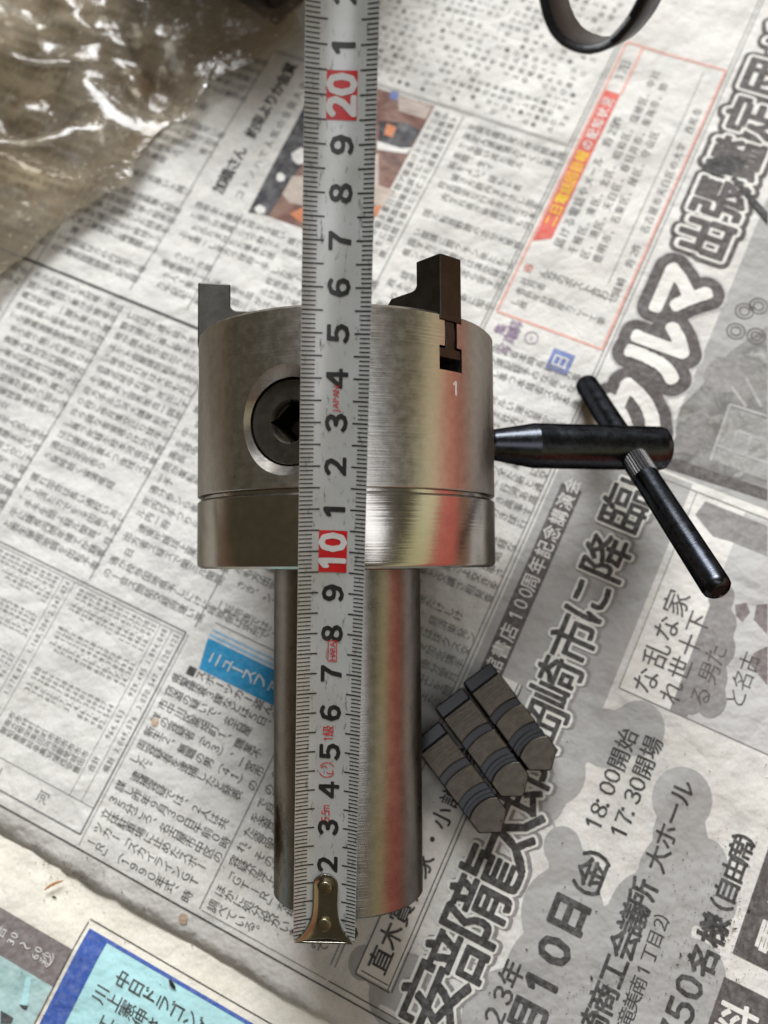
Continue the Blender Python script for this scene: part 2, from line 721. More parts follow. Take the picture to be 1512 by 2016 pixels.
need(FILL + '県警捜査窃盗疑古屋中川区高畑町職業詳宮新無両逮謀昨午立体駐車場止ツカー「」スライＧＴＲ式スポファュニル加橋約束金賞コトノハ人気全河計合小豊田安城西尾蒲郡刈谷浜幸設楽栄根村立碧南岡崎原０１２３４５６７８９○●△◎届電話回目報配状況千種昭和瑞穂港天白春井海他明緑守山みなポわせ写真募集欄クルマ出張鑑定団が館書店周年記念講演会安部龍太郎市に降臨！直木賞作家・小説名様（自由席）開始場大ホール商工議所竜美丁無料な乱れ世下る男た古とＨＡＲＡ秒〜：憲伸元語投球術夫ドゴ')

# ------------------------------------------------------------------ floor
m_floor = plain('floor_wood', (0.16, 0.10, 0.06), 0.6, scale=30.0)
bm = bmesh.new()
bmesh.ops.create_grid(bm, x_segments=2, y_segments=2, size=1.6)
fl = link('floor', bm_mesh('floor', bm, scale=1), m_floor)
fl.location.z = -0.0046
tag(fl, 'dark wooden floor under the newspapers', kind='structure')

# ------------------------------------------------------------------ newspapers
M_PAPER = paper_mat('newsprint', (0.60, 0.59, 0.55), (0.70, 0.69, 0.655))
M_PAPER2 = paper_mat('newsprint_cream', (0.66, 0.63, 0.54), (0.75, 0.72, 0.64))
K = ink('ink_black', (0.045, 0.042, 0.04))
KB = ink('ink_body', (0.15, 0.145, 0.138), 0.5)
KG = ink('ink_rule_grey', (0.16, 0.155, 0.15), 0.4)
DG = ink('ink_dark_grey', (0.085, 0.075, 0.072), 0.35)
MG = ink('ink_mid_grey', (0.22, 0.21, 0.205), 0.4)
LG = photo_ink('ink_light_grey', [(0.29, 0.285, 0.275), (0.37, 0.365, 0.355), (0.36, 0.355, 0.345), (0.43, 0.425, 0.415)], 26.0)
VLG = photo_ink('ink_pale_grey', [(0.40, 0.395, 0.385), (0.48, 0.475, 0.465), (0.46, 0.455, 0.445), (0.52, 0.515, 0.50)], 30.0)
WH = ink('ink_knockout_white', (0.66, 0.65, 0.61), 0.1)
RED = ink('ink_red', (0.56, 0.11, 0.085), 0.3)
SAL = ink('ink_salmon', (0.62, 0.31, 0.25), 0.4)
YEL = ink('ink_yellow', (0.72, 0.50, 0.04), 0.1)
BLU = ink('ink_cyan_blue', (0.02, 0.24, 0.45), 0.2)
SKY = ink('ink_sky_blue', (0.25, 0.43, 0.58), 0.3)
NAVY = ink('ink_navy', (0.04, 0.09, 0.33), 0.3)
AQUA = ink('ink_aqua', (0.36, 0.60, 0.62), 0.2)
TEAL = photo_ink('ink_teal_photo', [(0.16, 0.26, 0.26), (0.30, 0.45, 0.44), (0.40, 0.54, 0.53), (0.25, 0.38, 0.38)], 70.0)
PUR = ink('ink_purple', (0.20, 0.13, 0.22), 0.4)
INDI = ink('ink_indigo', (0.14, 0.18, 0.38), 0.4)
BRN = photo_ink('ink_brown_photo', [(0.05, 0.035, 0.03), (0.17, 0.085, 0.07), (0.24, 0.15, 0.12), (0.10, 0.06, 0.055)], 60.0)
BEI = ink('ink_beige_photo', (0.42, 0.35, 0.30), 0.4, 150.0)
ORA = ink('ink_orange_photo', (0.50, 0.19, 0.09), 0.4, 150.0)
BLKP = ink('ink_black_photo', (0.04, 0.038, 0.042), 0.5, 150.0)
WARMG = ink('ink_warm_grey', (0.17, 0.145, 0.14), 0.4)
DARKP2 = photo_ink('ink_grey_house', [(0.20, 0.195, 0.18), (0.33, 0.325, 0.31), (0.26, 0.255, 0.24), (0.40, 0.395, 0.375)], 120.0)
DARKP = photo_ink('ink_grey_photo', [(0.09, 0.085, 0.08), (0.26, 0.255, 0.24), (0.16, 0.155, 0.145), (0.36, 0.355, 0.33)], 85.0)

NP = sheet('newspaper_sheet', EDGE_U, 37.0, -36.0, 11.2, height_a, M_PAPER, ragged='lo')
tag(NP, 'grey newspaper sheet full of vertical Japanese articles lying under the steel chuck', 'newspaper')
NP2 = sheet('newspaper_sheet', -17.0, EDGE_U + 0.45, -16.0, 5.0, height_b, M_PAPER2)
tag(NP2, 'cream newspaper sheet with a pale blue panel at the lower left corner', 'newspaper')


def fill_text(p, u_hi, u_lo, v0, lp, cp, size, nchar, seed, gap=0.07, off=0.0):
    """vertical filler lines of a blurred article, first line at u_hi"""
    r = random.Random(seed)
    u = u_hi
    while u > u_lo:
        k = nchar if r.random() > 0.22 else r.randint(2, nchar - 1)
        st = 1 if r.random() < 0.22 else 0
        s = ''.join(r.choice(FILL) for _ in range(k - st))
        p.vtext(s, u, v0 + st * cp, size, cp, off)
        u -= lp * (1.0 if r.random() > gap else 1.9)


# --- body text of the articles, one part per column tier
LP, CP, CS = 0.468, 0.335, 0.345
tiers = [
    (9.55, -12.0, -22.25, 11), (9.45, 0.5, -17.98, 12), (9.45, 0.3, -13.75, 13), (9.5, 1.0, -9.62, 14), (13.5, 1.2, -5.25, 15),
    (21.6, 10.5, -22.3, 16), (14.7, 10.6, -17.9, 17), (14.6, 10.6, -13.75, 18), (21.8, 10.8, -9.5, 19),
    (9.5, -12.0, -26.6, 20), (30.5, 10.5, -26.6, 21), (9.5, -8.0, -30.9, 24), (30.5, 10.5, -30.9, 25)]
for hi, lo, v0, sd in tiers:
    if lo < -5:
        lo = 0.4
    p = Print()
    fill_text(p, hi, lo, v0 + 0.17, LP, CP, CS, 12, sd)
    p.build('article_text', KB, NP)

# readable article under the shank
art = ['県警捜査３課などは５日、', '窃盗の疑いで、名古屋', '市中川区高畑町１、職業不', '詳の容疑者（５３）、一宮市', '新生２、無職の男（４１）の',
       '両容疑者を逮捕したと発表', 'した。', '　逮捕容疑では、２人は共', '謀し昨年９月３０日午前０時', '３５分ごろ、名古屋市中区の', '立体駐車場に止めたスポー',
       'ツカー「スカイラインＧＴ', 'ーＲ」（１９９０年式、時']
p = Print()
for k, s in enumerate(art):
    p.vtext(s, -1.53 - k * 0.469, -9.62, CS * 1.02, 0.322)
p.build('article_text', K, NP)
p = Print()
p.rect(-1.27, -0.98, -9.42, -9.13)
p.vtext('スポーツカー盗んだ', -1.12, -8.92, 0.36, 0.36, 0.012)
p.build('article_heading', K, NP)
p = Print()
art2 = ['価…', '６０００万円相当）と車内', 'の品を盗んだ疑い。同', 'で月ぎめの駐車場から', 'を盗品と知りながら同', 'た盗品売買のため運ば', 'れ、その後売却の', '容疑が浮上し、県警は', '「ＧＴーＲ」を押収。', 'ほかに処分役がいたとみて', '調べている。']
for k, s in enumerate(art2):
    p.vtext(s, -2.35 - k * 0.469, -5.22, CS * 1.02, 0.322)
p.build('article_text', K, NP)
p = Print()
p.vtext('検察側は求刑で', 0.95, -9.6, CS, 0.33)
p.build('article_text', KB, NP)

# blue news banner
p = Print(0.10)
p.poly([(-0.95, -9.08), (0.08, -9.30), (0.08, -5.75), (-0.95, -5.75)])
p.build('banner', BLU, NP, True)
p = Print(0.10)
p.rect(0.14, 0.24, -9.3, -5.75)
p.rect(0.33, 0.40, -9.3, -5.75)
p.build('banner_stripe', SKY, NP)
p = Print(0.2)
p.vtext('ニュースファイル', -0.44, -8.75, 0.5, 0.43, 0.012)
p.build('banner_text', WH, NP)

# rules between the tiers
p = Print(0.12)
for v, u0, u1 in ((-18.3, 0.1, 9.7), (-14.03, 0.1, 9.7), (-9.88, 0.2, 9.7), (-5.56, -7.3, -0.9), (-5.56, 0.6, 13.6), (-9.84, 10.9, 22.15), (-18.4, 10.4, 22.2), (-22.5, 0.2, 30), (-26.8, 0.2, 30), (-15.95, 10.5, 15.0)):
    p.line((u0, v), (u1, v), 0.035)
p.line((0.62, -9.3), (0.62, -5.75), 0.03)
p.build('column_rule', KG, NP)
p = Print(0.12)
p.line((9.97, -34), (9.97, -5.7), 0.11)
p.line((-7.5, -36), (-7.5, 11.1), 0.045)
p.line((-7.36, 1.2), (-7.36, 11.1), 0.045)
p.build('section_rule', K, NP)
p = Print(0.12)
for v in (-5.60, -5.47):
    p.line((14.0, v), (34, v), 0.04)
for v in (-1.26, -1.12):
    p.line((-6.9, v), (34, v), 0.035)
p.line((-7.3, -5.5), (-7.3, -1.2), 0.02)
p.build('section_rule', KG, NP)

# circulation-like table of figures at the left
p = Print(0.12)
p.line((-0.08, -30), (-0.08, -10.07), 0.05)
p.line((-0.20, -30), (-0.20, -10.13), 0.02)
p.line((-7.11, -30), (-7.11, -10.07), 0.055)
p.line((-7.11, -10.07), (-0.08, -10.07), 0.055)
p.line((-7.4, -9.95), (-0.1, -9.95), 0.02)
p.line((-6.25, -30), (-6.25, -10.1), 0.02)
for v in (-10.55, -11.0, -14.45, -14.9):
    p.line((-6.25, v), (-0.2, v), 0.014)
p.build('table_frame', KG, NP)
p = Print()
rt = random.Random(5)


def num(v, ur, n, size=0.29):
    s = n[::-1]
    u = ur
    for c in s:
        p.glyph(c, u - 0.07, v, size, sx=0.8)
        u -= 0.155 if c != ',' else 0.10


def row(v, name, a, b, c, ne=-4.7):
    for k, ch in enumerate(name[::-1]):
        p.glyph(ch, ne - k * 0.26, v, 0.26)
    for n, ur in ((a, -3.2), (b, -1.7), (c, -0.28)):
        num(v, ur, n)


row(-10.31, '県計', '3,049,576', '3,070,547', '6,120,123', -4.75)
row(-10.78, '合計', '964,653', '929,495', '1,894,048', -4.95)
v = -11.2
names = '豊田市安城市西尾市蒲郡市刈谷市高浜市幸田町設楽町東栄町豊根村知立市碧南市岡崎市田原市新城市'
k = 0
while v > -29.5:
    if -15.0 < v < -14.3:
        row(-14.68, '小計', '1,178,870', '1,168,204', '2,347,074', -4.95)
        v = -15.15
        continue
    a, b = rt.randint(900, 99000), rt.randint(900, 99000)
    nm = names[(k * 3) % 45:(k * 3) % 45 + 3]
    row(v, nm, f'{a:,}', f'{b:,}', f'{a + b:,}', -4.95)
    v -= 0.262
    k += 1
p.glyph('河', -6.68, -11.75, 0.42)
p.glyph('三', -6.68, -13.6, 0.42)
p.build('table_figures', KB, NP)

# --- upper left story: headline, photo and caption
p = Print(0.14)
p.htext('加橋さん　約束よりか金賞', 15.75, -17.35, 0.60, 0.545, 0.03)
p.build('headline', K, NP)
p = Print(0.14)
p.htext('コトノハで人気の全国大会', 15.7, -16.45, 0.40, 0.50)
p.build('headline', KG, NP)
p = Print(0.14)
r = random.Random(3)
for j in range(3):
    p.htext(''.join(r.choice(FILL) for _ in range(19)), 15.4, -10.85 + j * 0.36, 0.31, 0.36)
p.build('photo_caption', KB, NP)
PH = Print(0.06)
PH.rect(15.25, 22.15, -15.75, -11.1)
ph = PH.build('news_photo', BRN, NP)


def patch(mat, polys, lv):
    for k, pp in enumerate(polys):
        q = Print(lv)
        q.pxpoly(pp, 0.004 * k)
        q.build('photo_patch', mat, ph, True)


patch(BLKP, [[(487, 415), (528, 422), (575, 350), (640, 250), (640, 150), (628, 150)], [(745, 235), (805, 240), (828, 255), (800, 300), (745, 290)]], 0.09)
patch(BEI, [[(555, 380), (575, 345), (605, 345), (605, 405), (570, 398)], [(783, 185), (850, 208), (838, 232), (785, 215)], [(605, 345), (745, 300), (745, 400), (605, 405)], [(742, 362), (775, 372), (752, 410), (735, 400)]], 0.10)
patch(ORA, [[(570, 420), (605, 402), (660, 418), (640, 448), (590, 435)], [(762, 240), (780, 248), (772, 268), (755, 262)], [(735, 405), (752, 402), (742, 425), (732, 424)]], 0.115)
patch(WH, [[(545, 340), (552, 337), (561, 344), (559, 354), (549, 356), (543, 350)], [(501, 405), (510, 400), (522, 407), (520, 417), (508, 419), (501, 412)], [(573, 300), (592, 288), (604, 292), (602, 320), (585, 322), (575, 312)], [(742, 275), (790, 290), (812, 288), (800, 300), (742, 292)]], 0.13)
patch(INDI, [[(770, 175), (785, 180), (782, 195), (766, 190)]], 0.13)
# hatched divider
p = Print(0.12)
v = -18.4
while v < -5.75:
    p.poly([(22.24, v), (22.40, v + 0.06), (22.40, v + 0.12), (22.24, v + 0.06)])
    v += 0.125
p.build('hatched_rule', MG, NP)

# --- results listing at the top: rows of marks and short words
p = Print()
r = random.Random(9)
u = 22.75
while u < 34:
    v = -16.2 + (0.3 if r.random() < .5 else 0)
    kind = r.random()
    while v < -5.9:
        x = r.random()
        if kind < 0.45:
            if x < 0.72:
                p.glyph(r.choice('○●○△◎０１２３'), u, v, 0.27, 0.01 if x < .2 else 0)
        elif x < 0.8:
            p.glyph(r.choice(FILL), u, v, 0.27)
        v += 0.40 if int((u - 22.6) / 1.9) % 2 else 0.335
    u += 0.36
p.build('results_listing', KB, NP)

# --- red framed column
p = Print(0.12)
for a, b in (((14.85, -5.3), (27.65, -5.3)), ((14.85, -1.33), (27.65, -1.33)), ((14.85, -5.3), (14.85, -1.33)), ((27.65, -5.3), (27.65, -1.33))):
    p.line(a, b, 0.085)
p.line((25.25, -4.62), (27.6, -4.62), 0.09)
p.build('red_frame', SAL, NP)
p = Print(0.10)
p.poly([(18.0, -5.24), (18.35, -4.64), (25.22, -4.64), (25.22, -5.24)])
p.build('red_header', RED, NP, True)
p = Print(0.18)
for k, c in enumerate('二日電話回目報'):
    p.glyph(c, 19.05 + k * 0.50, -4.94, 0.50, 0.02)
p.build('header_text', YEL, NP)
p = Print(0.18)
for k, c in enumerate('の配知状況'):
    p.glyph(c, 22.6 + k * 0.52, -4.94, 0.46, 0.02)
p.build('header_text', WH, NP)
p = Print(0.14)
p.htext('１７日', 26.0, -4.97, 0.46, 0.5)
p.build('date_text', KG, NP)
p = Print(0.14)
p.htext('届ける電話やメール　約２５件', 18.3, -4.30, 0.42, 0.47, 0.01)
for j, s in enumerate(('千種区、東区、北区、昭和区、瑞穂区、中川', '区、港区、天白区、春日井市、東海市、他', '豊明市、名東区、緑区、守山区')):
    p.htext(s, 18.2, -3.74 + j * 0.47, 0.38, 0.44)
p.htext('岡崎　約２件　名古屋市天白区の大学　西尾市', 17.2, -1.68, 0.36, 0.42)
p.htext('み', 16.9, -4.95, 0.4)
p.vtext('んなのポスト合わせ', 16.9, -4.35, 0.40, 0.33, 0.012)
fill_text(p, 16.35, 15.2, -4.85, 0.45, 0.31, 0.33, 11, 31)
p.build('column_text', KB, NP)
p = Print(0.12)
p.line((17.4, -2.08), (27.3, -2.08), 0.03)
p.build('column_rule', MG, NP)
p = Print(0.13)
p.rect(16.75, 17.05, -5.08, -4.8)
p.build('red_mark', SAL, NP)
# purple words and blue emblem under the red frame
p = Print(0.14)
p.htext('写真募', 13.55, -4.45, 0.5, 0.5)
p.vtext('集欄', 14.25, -4.9, 0.46, 0.5, 0.015)
p.vtext('⊖', 14.25, -3.75, 0.36, 0.5)
p.build('column_heading', PUR, NP)
p = Print(0.12)
eu, ev = pix(1103, 712)
p.rect(eu - 0.42, eu + 0.42, ev - 0.40, ev + 0.40)
p.build('blue_emblem', INDI, NP, True)
p = Print(0.2)
p.glyph('日', eu, ev, 0.62, 0.01)
p.build('emblem_text', WH, NP)

# --- advertisement for appraising cars (big white letters in a dark outline)
p = Print(0.05)
p.rect(11.55, 34.0, 1.9, 11.0)
p.build('ad_photo_ground', LG, NP)
p = Print(0.08)
p.pxpoly([(1320, 905), (1512, 985), (1512, 640), (1440, 690), (1380, 760), (1340, 800)])
p.build('ad_photo', DARKP, NP, True)
for q in ([(1392, 722), (1410, 702), (1440, 700), (1472, 716), (1484, 745), (1462, 768), (1425, 772), (1398, 764), (1384, 742)], [(1342, 852), (1362, 815), (1390, 800), (1398, 822), (1384, 862), (1366, 896), (1346, 886)]):
    p = Print(0.11)
    p.pxpoly(q)
    p.build('photo_patch', MG, NP, True)
p = Print(0.12)
p.pxpoly([(1405, 905), (1440, 800), (1512, 824), (1512, 945)])
p.build('photo_patch', DARKP2, NP, True)
p = Print(0.16)
for a_, b_ in (((1400, 905), (1438, 795)), ((1438, 795), (1512, 818)), ((1412, 875), (1512, 910)), ((1452, 846), (1512, 866)), ((1452, 846), (1440, 886)), ((1480, 856), (1468, 896)), ((1440, 760), (1470, 800)), ((1470, 745), (1500, 800))):
    p.line(pix(*a_), pix(*b_), 0.10)
p.build('photo_lines', LG, NP)
p = Print(0.12)
p.pxpoly([(1290, 905), (1330, 900), (1512, 962), (1512, 985), (1296, 915)])
p.build('ad_rule', DG, NP, True)
p = Print(0.12)
for (x, y) in ((1467, 610), (1450, 650), (1495, 600), (1490, 660)):
    a, b = pix(x, y)
    for rr in (0.30, 0.17):
        for k in range(24):
            t0, t1 = 6.2832 * k / 24, 6.2832 * (k + 1) / 24
            p.line((a + rr * math.cos(t0), b + rr * math.sin(t0)), (a + rr * math.cos(t1), b + rr * math.sin(t1)), 0.05)
p.build('ring_emblem', DG, NP)

big = [('ク', 13.2, 0.55, 2.45, 1), ('ル', 15.62, 0.45, 2.5, 1), ('マ', 17.95, 0.42, 2.4, 1), ('出', 20.42, 0.45, 1.98, 0), ('張', 22.1, 0.37, 2.0, 0), ('鑑', 24.0, 0.37, 2.0, 0), ('定', 25.9, 0.3, 2.0, 0), ('団', 27.8, 0.3, 2.0, 0), ('が', 29.7, 0.4, 1.8, 0)]


def halo(p, c, u, v, size, rad, n=0, off=0.0, sx=1.0, sy=1.0, dz=0.0):
    p.glyph(c, u, v, size, round(rad / size + off, 4), dz=dz, sx=sx, sy=sy)


p0, p1, p2, p3, p4 = Print(0.12), Print(0.25), Print(0.38), Print(0.52), Print(0.52)
for kk, (c, u, v, s, white) in enumerate(big):
    if white:
        halo(p0, c, u, v, s * 0.93, 0.52, off=0.06, dz=0.012 * kk)
        halo(p1, c, u, v, s * 0.93, 0.44, off=0.06, dz=0.012 * kk)
        p4.glyph(c, u, v, s * 0.93, 0.07)
    else:
        halo(p1, c, u, v, s, 0.30, off=0.042, dz=0.012 * kk, sx=0.86)
        halo(p2, c, u, v, s, 0.13, off=0.042, dz=0.012 * kk, sx=0.86)
        p3.glyph(c, u, v, s, 0.042, sx=0.86)
for q, nm, mt in ((p0, 'headline_halo', VLG), (p1, 'headline_outline', DG), (p2, 'headline_inner_outline', WH), (p3, 'headline', DG), (p4, 'headline', WH)):
    q.build(nm, mt, NP, True)
# the magnifying glass printed over the big letters
p = Print(0.62)
a, b = pix(1425, 325)
p.disc(a, b, 0.75, 0.42, rot=1.0)
p.pxpoly([(1438, 352), (1446, 346), (1512, 418), (1512, 440)], 0.01)
p.build('printed_magnifier', K, NP, True)

# --- advertisement for a lecture
p = Print(0.04)
p.rect(2.25, 11.45, -1.02, 0.35)
p.rect(2.0, 11.45, 0.35, 3.2)
p.build('ad_ground', LG, NP)
p = Print(0.045)
p.blobs(((-6.6, 1.0, 1.1), (-5.9, 3.9, 1.35), (-4.3, 4.7, 1.5), (-2.6, 4.3, 1.3), (-1.5, 4.2, 0.8), (0.1, 2.5, 0.8), (1.0, 2.6, 1.0), (-0.9, 3.6, 0.6), (-3.4, 6.4, 1.7), (-1.6, 6.6, 1.3), (-0.2, 6.9, 1.2), (0.9, 6.6, 0.85), (1.9, 6.3, 0.95), (-4.8, 7.2, 2.2), (-6.4, 6.5, 1.9), (-2.5, 8.2, 1.0), (-4.0, 8.5, 1.4), (-0.4, 8.0, 0.8), (0.5, 7.5, 0.7), (3.3, 4.4, 0.85), (2.6, 3.6, 0.9), (-6.4, -0.4, 0.5)))
p.build('printed_cloud', LG, NP)
p = Print(0.14)
p.rect(2.3, 9.75, -0.74, -0.02)
p.build('ad_band', DG, NP)
p = Print(0.22)
s = '館書店100周年記念講演会'
u = 3.15
for c in s:
    dgt = c in '01'
    p.glyph('０１'[int(c)] if dgt else c, u, -0.38, 0.60, 0.012, sx=0.8 if dgt else 0.95)
    u += 0.40 if dgt else 0.605
p.build('band_text', WH, NP)
title = [('安', -6.35, 1.85, 2.0), ('部', -4.65, 2.0, 2.0), ('龍', -2.85, 2.0, 2.0), ('太', -1.25, 2.0, 1.95), ('郎', 0.25, 1.85, 1.75), ('岡', 2.15, 1.75, 1.5), ('崎', 3.55, 1.62, 1.55), ('市', 5.0, 1.6, 1.55), ('に', 6.35, 1.55, 1.55), ('降', 7.95, 1.55, 1.6), ('臨', 9.75, 1.5, 1.65), ('！', 11.0, 1.5, 1.3)]
p0, p1, p2 = Print(0.14), Print(0.30), Print(0.46)
for kk, (c, u, v, s) in enumerate(title):
    halo(p0, c, u + 0.05, v + 0.08, s, 0.12, off=0.02, dz=0.012 * kk)
    halo(p1, c, u, v, s, 0.085, off=0.02, dz=0.012 * kk)
    p2.glyph(c, u, v, s, 0.024)
p0.build('headline_shadow', MG, NP, True)
p1.build('headline_outline', WH, NP, True)
p2.build('headline', K, NP, True)
# author box
p = Print(0.13)
for v0, v1, u0 in ((-0.50, 0.62, -6.78), (-0.38, 0.50, -6.62)):
    p.line((u0, v0), (u0, v1), 0.035)
for v in (0.55, 0.68):
    p.line((-6.75, v), (3.0, v), 0.035)
p.line((-6.75, -0.5), (-3.0, -0.5), 0.035)
p.line((-7.3, -1.12), (-7.3, 1.2), 0.035)
p.build('author_box_frame', K, NP)
p = Print(0.07)
p.rect(-6.72, 3.0, -0.5, 0.62)
p.build('author_box_ground', WH, NP)
p = Print(0.22)
for c, u in zip('直木賞作家', (-6.1, -5.38, -4.66, -3.95, -3.2)):
    p.glyph(c, u, 0.02, 0.72, 0.02)
for c, u in zip('・小説作家', (-2.4, -1.7, -1.0, -0.3, 0.4)):
    p.glyph(c, u, 0.02, 0.66, 0.02)
p.build('author_box_text', K, NP)


def cells(p, items, v, size, off=0.03, sx=1.0):
    for c, u in items:
        p.glyph(c, u, v, size, off, sx=sx)


p = Print(0.20)
cells(p, zip('２０２３年', (-7.15, -6.55, -5.95, -5.35, -4.72)), 3.60, 0.74, 0.022)
cells(p, zip('１１月', (-7.35, -6.55, -5.55)), 4.45, 1.12, 0.045)
cells(p, zip('１０日', (-4.55, -3.62, -2.55)), 4.47, 1.18, 0.05)
cells(p, zip('（金）', (-1.98, -1.2, -0.42)), 4.66, 0.88, 0.03)
u = -0.05
for c in '１８：００開始':
    dgt = c in '０１２３４５６７８９：'
    p.glyph(c, u + (0.2 if dgt else 0.33), 4.20, 0.66, 0.015)
    u += 0.40 if c != '：' and dgt else (0.30 if dgt else 0.66)
u = 0.05
for c in '１７：３０開場':
    dgt = c in '０１２３４５６７８９：'
    p.glyph(c, u + (0.2 if dgt else 0.33), 4.96, 0.66, 0.015)
    u += 0.40 if c != '：' and dgt else (0.30 if dgt else 0.66)
cells(p, zip('岡崎商工会議所', (-5.75, -4.95, -4.15, -3.35, -2.58, -1.83, -1.08)), 6.18, 0.84, 0.03)
cells(p, zip('大ホール', (0.02, 0.72, 1.42, 2.10)), 6.24, 0.74, 0.018)
cells(p, zip('（岡崎市竜美南１丁目２）', (-6.1, -5.65, -5.2, -4.75, -4.30, -3.85, -3.40, -2.95, -2.50, -2.05, -1.62, -1.28)), 6.92, 0.50, 0.008)
cells(p, zip('７５０', (-4.15, -3.48, -2.80)), 8.22, 1.0, 0.03)
cells(p, zip('名様', (-1.98, -1.10)), 8.34, 0.86, 0.04)
cells(p, zip('（自由席）', (-0.62, 0.06, 0.70, 1.28, 1.85)), 8.32, 0.72, 0.03)
p.build('ad_text', K, NP)
p = Print(0.12)
p.rect(-1.45, 1.9, 9.0, 11.1)
p.rect(-5.2, -2.12, 9.0, 11.1)
p.build('ad_black_box', DG, NP)
p = Print(0.22)
cells(p, zip('電話', (-0.6, 0.6)), 9.95, 1.0, 0.03)
cells(p, zip('無料', (-4.35, -3.1)), 9.7, 1.1, 0.03)
p.build('box_text', WH, NP)
# framed picture at the right with brush words
p = Print(0.13)
p.rect(4.2, 11.2, 3.42, 5.05)
p.build('ad_white_panel', WH, NP)
p = Print(0.13)
p.rect(4.2, 11.2, 5.05, 11.0)
p.build('ad_grey_panel', VLG, NP)
p = Print(0.15)
p.blobs(((4.8, 5.55, 0.5), (5.6, 5.75, 0.75), (6.6, 5.7, 0.7), (7.4, 5.6, 0.55), (5.0, 6.1, 0.55), (8.2, 5.3, 0.5)), 0.8)
p.rect(4.22, 8.3, 5.06, 5.6, dz=0.03)
p.pxpoly([(1370, 1012), (1390, 985), (1512, 1035), (1512, 1095), (1440, 1065), (1405, 1055)], 0.034)
p.build('printed_cloud', MG, NP, True)
for q in ([(1475, 1305), (1485, 1285), (1512, 1272), (1512, 1350), (1495, 1330)], [(1448, 1190), (1470, 1186), (1478, 1205), (1462, 1225), (1450, 1212)], [(1490, 1190), (1512, 1188), (1512, 1250), (1485, 1220)]):
    p = Print(0.15)
    p.pxpoly(q)
    p.build('printed_silhouette', WARMG, NP, True)
p = Print(0.21)
cells(p, zip('な乱な家', (4.75, 5.65, 6.55, 7.45)), 4.10, 0.85, 0.012)
cells(p, zip('れ世十下', (4.75, 5.55, 6.35, 7.1)), 4.92, 0.75, 0.008)
cells(p, zip('る男た', (5.0, 5.8, 6.4)), 5.75, 0.70, 0.0)
cells(p, zip('名古と', (6.0, 6.6, 5.4)), 6.75, 0.65, 0.0)
p.build('brush_text', DG, NP)
p = Print(0.16)
p.line((4.2, 3.42), (4.2, 11), 0.03)
p.line((4.2, 3.42), (11.2, 3.42), 0.03)
p.line((11.25, -1), (11.25, 11), 0.03)
p.build('ad_rule', MG, NP)
# rust-brown water stains
ST = ink('stain_tan', (0.46, 0.33, 0.22), 0.7, 220.0)
for k, (x, y, r) in enumerate(((303, 1421, 0.13), (357, 1810, 0.16))):
    a, b = pix(x, y)
    p = Print(0.30)
    p.blobs([(a, b, r), (a + r * .5, b + r * .3, r * .6), (a - r * .3, b + r * .55, r * .5)], 0.85, 0.03)
    p.build('brown_stain', ST, NP)

# --- print of the lower sheet
def P2(level):
    return Print(level, height_b)


p = P2(0.06)
p.rect(-11.2, -10.05, -16, -8.55)
p.build('photo_strip', WARMG, NP2)
p = P2(0.06)
p.rect(-16.5, -11.2, -16, -8.6)
pt = p.build('teal_photo', TEAL, NP2)
p = P2(0.18)
p.pxpoly([(50, 1922), (60, 1925), (52, 1985), (38, 1982)])
p.build('photo_patch', AQUA, pt, True)
p = P2(0.24)
p.pxpoly([(36, 1978), (54, 1981), (50, 1990), (42, 1986)])
p.build('photo_patch', BLKP, pt, True)
p = P2(0.24)
p.pxpoly([(0, 1990), (25, 2005), (20, 2016), (0, 2016)])
p.build('photo_patch', BLKP, pt, True)
p = P2(0.30)
p.vtext('合', -10.62, -10.85, 0.36, 0.3)
p.htext('30', -10.72, -10.42, 0.34, 0.33)
p.vtext('〜', -10.62, -9.95, 0.42, 0.4)
p.htext('60', -10.72, -9.52, 0.34, 0.33)
p.vtext('秒', -10.62, -9.15, 0.40, 0.4)
p.vtext('）', -10.62, -8.85, 0.46, 0.4)
p.build('photo_words', WH, NP2)
p = P2(0.07)
p.rect(-16.5, -9.42, -8.02, 4.0)
p.build('blue_panel', AQUA, NP2)
p = P2(0.22)
p.rect(-16.5, -9.34, -8.42, -7.72)
p.rect(-9.44, -9.34, -7.72, 4.0)
p.build('blue_panel_border', NAVY, NP2)
p = P2(0.30)
p.line((-9.12, -8.55), (-9.12, 4.0), 0.03)
p.line((-16.5, -8.56), (-9.2, -8.56), 0.03)
p.build('column_rule', K, NP2)
p = P2(0.30)
for j, (s, v0) in enumerate((('中日ドラゴンズの元エース', -6.72), ('川上憲伸さんが語る', -7.15), ('工夫した投球術を', -6.6))):
    p.vtext(s, -10.05 - j * 0.64, v0, 0.50, 0.475, 0.005)
p.build('panel_text', K, NP2)

# ------------------------------------------------------------------ lathe chuck
PB = np.array([-1.05, 1.575, 24.65]) + N * 0.035
AX = np.array([0.00599989, 0.99842279, -0.0558205])


def frame(origin, x, z):
    """world matrix from camera-frame origin (cm), approximate x axis and z axis"""
    z = wdir(z).normalized()
    x = wdir(x)
    x = (x - z * x.dot(z)).normalized()
    y = z.cross(x)
    o = wpt(origin)
    return Matrix(((x.x, y.x, z.x, o.x), (x.y, y.y, z.y, o.y), (x.z, y.z, z.z, o.z), (0, 0, 0, 1)))


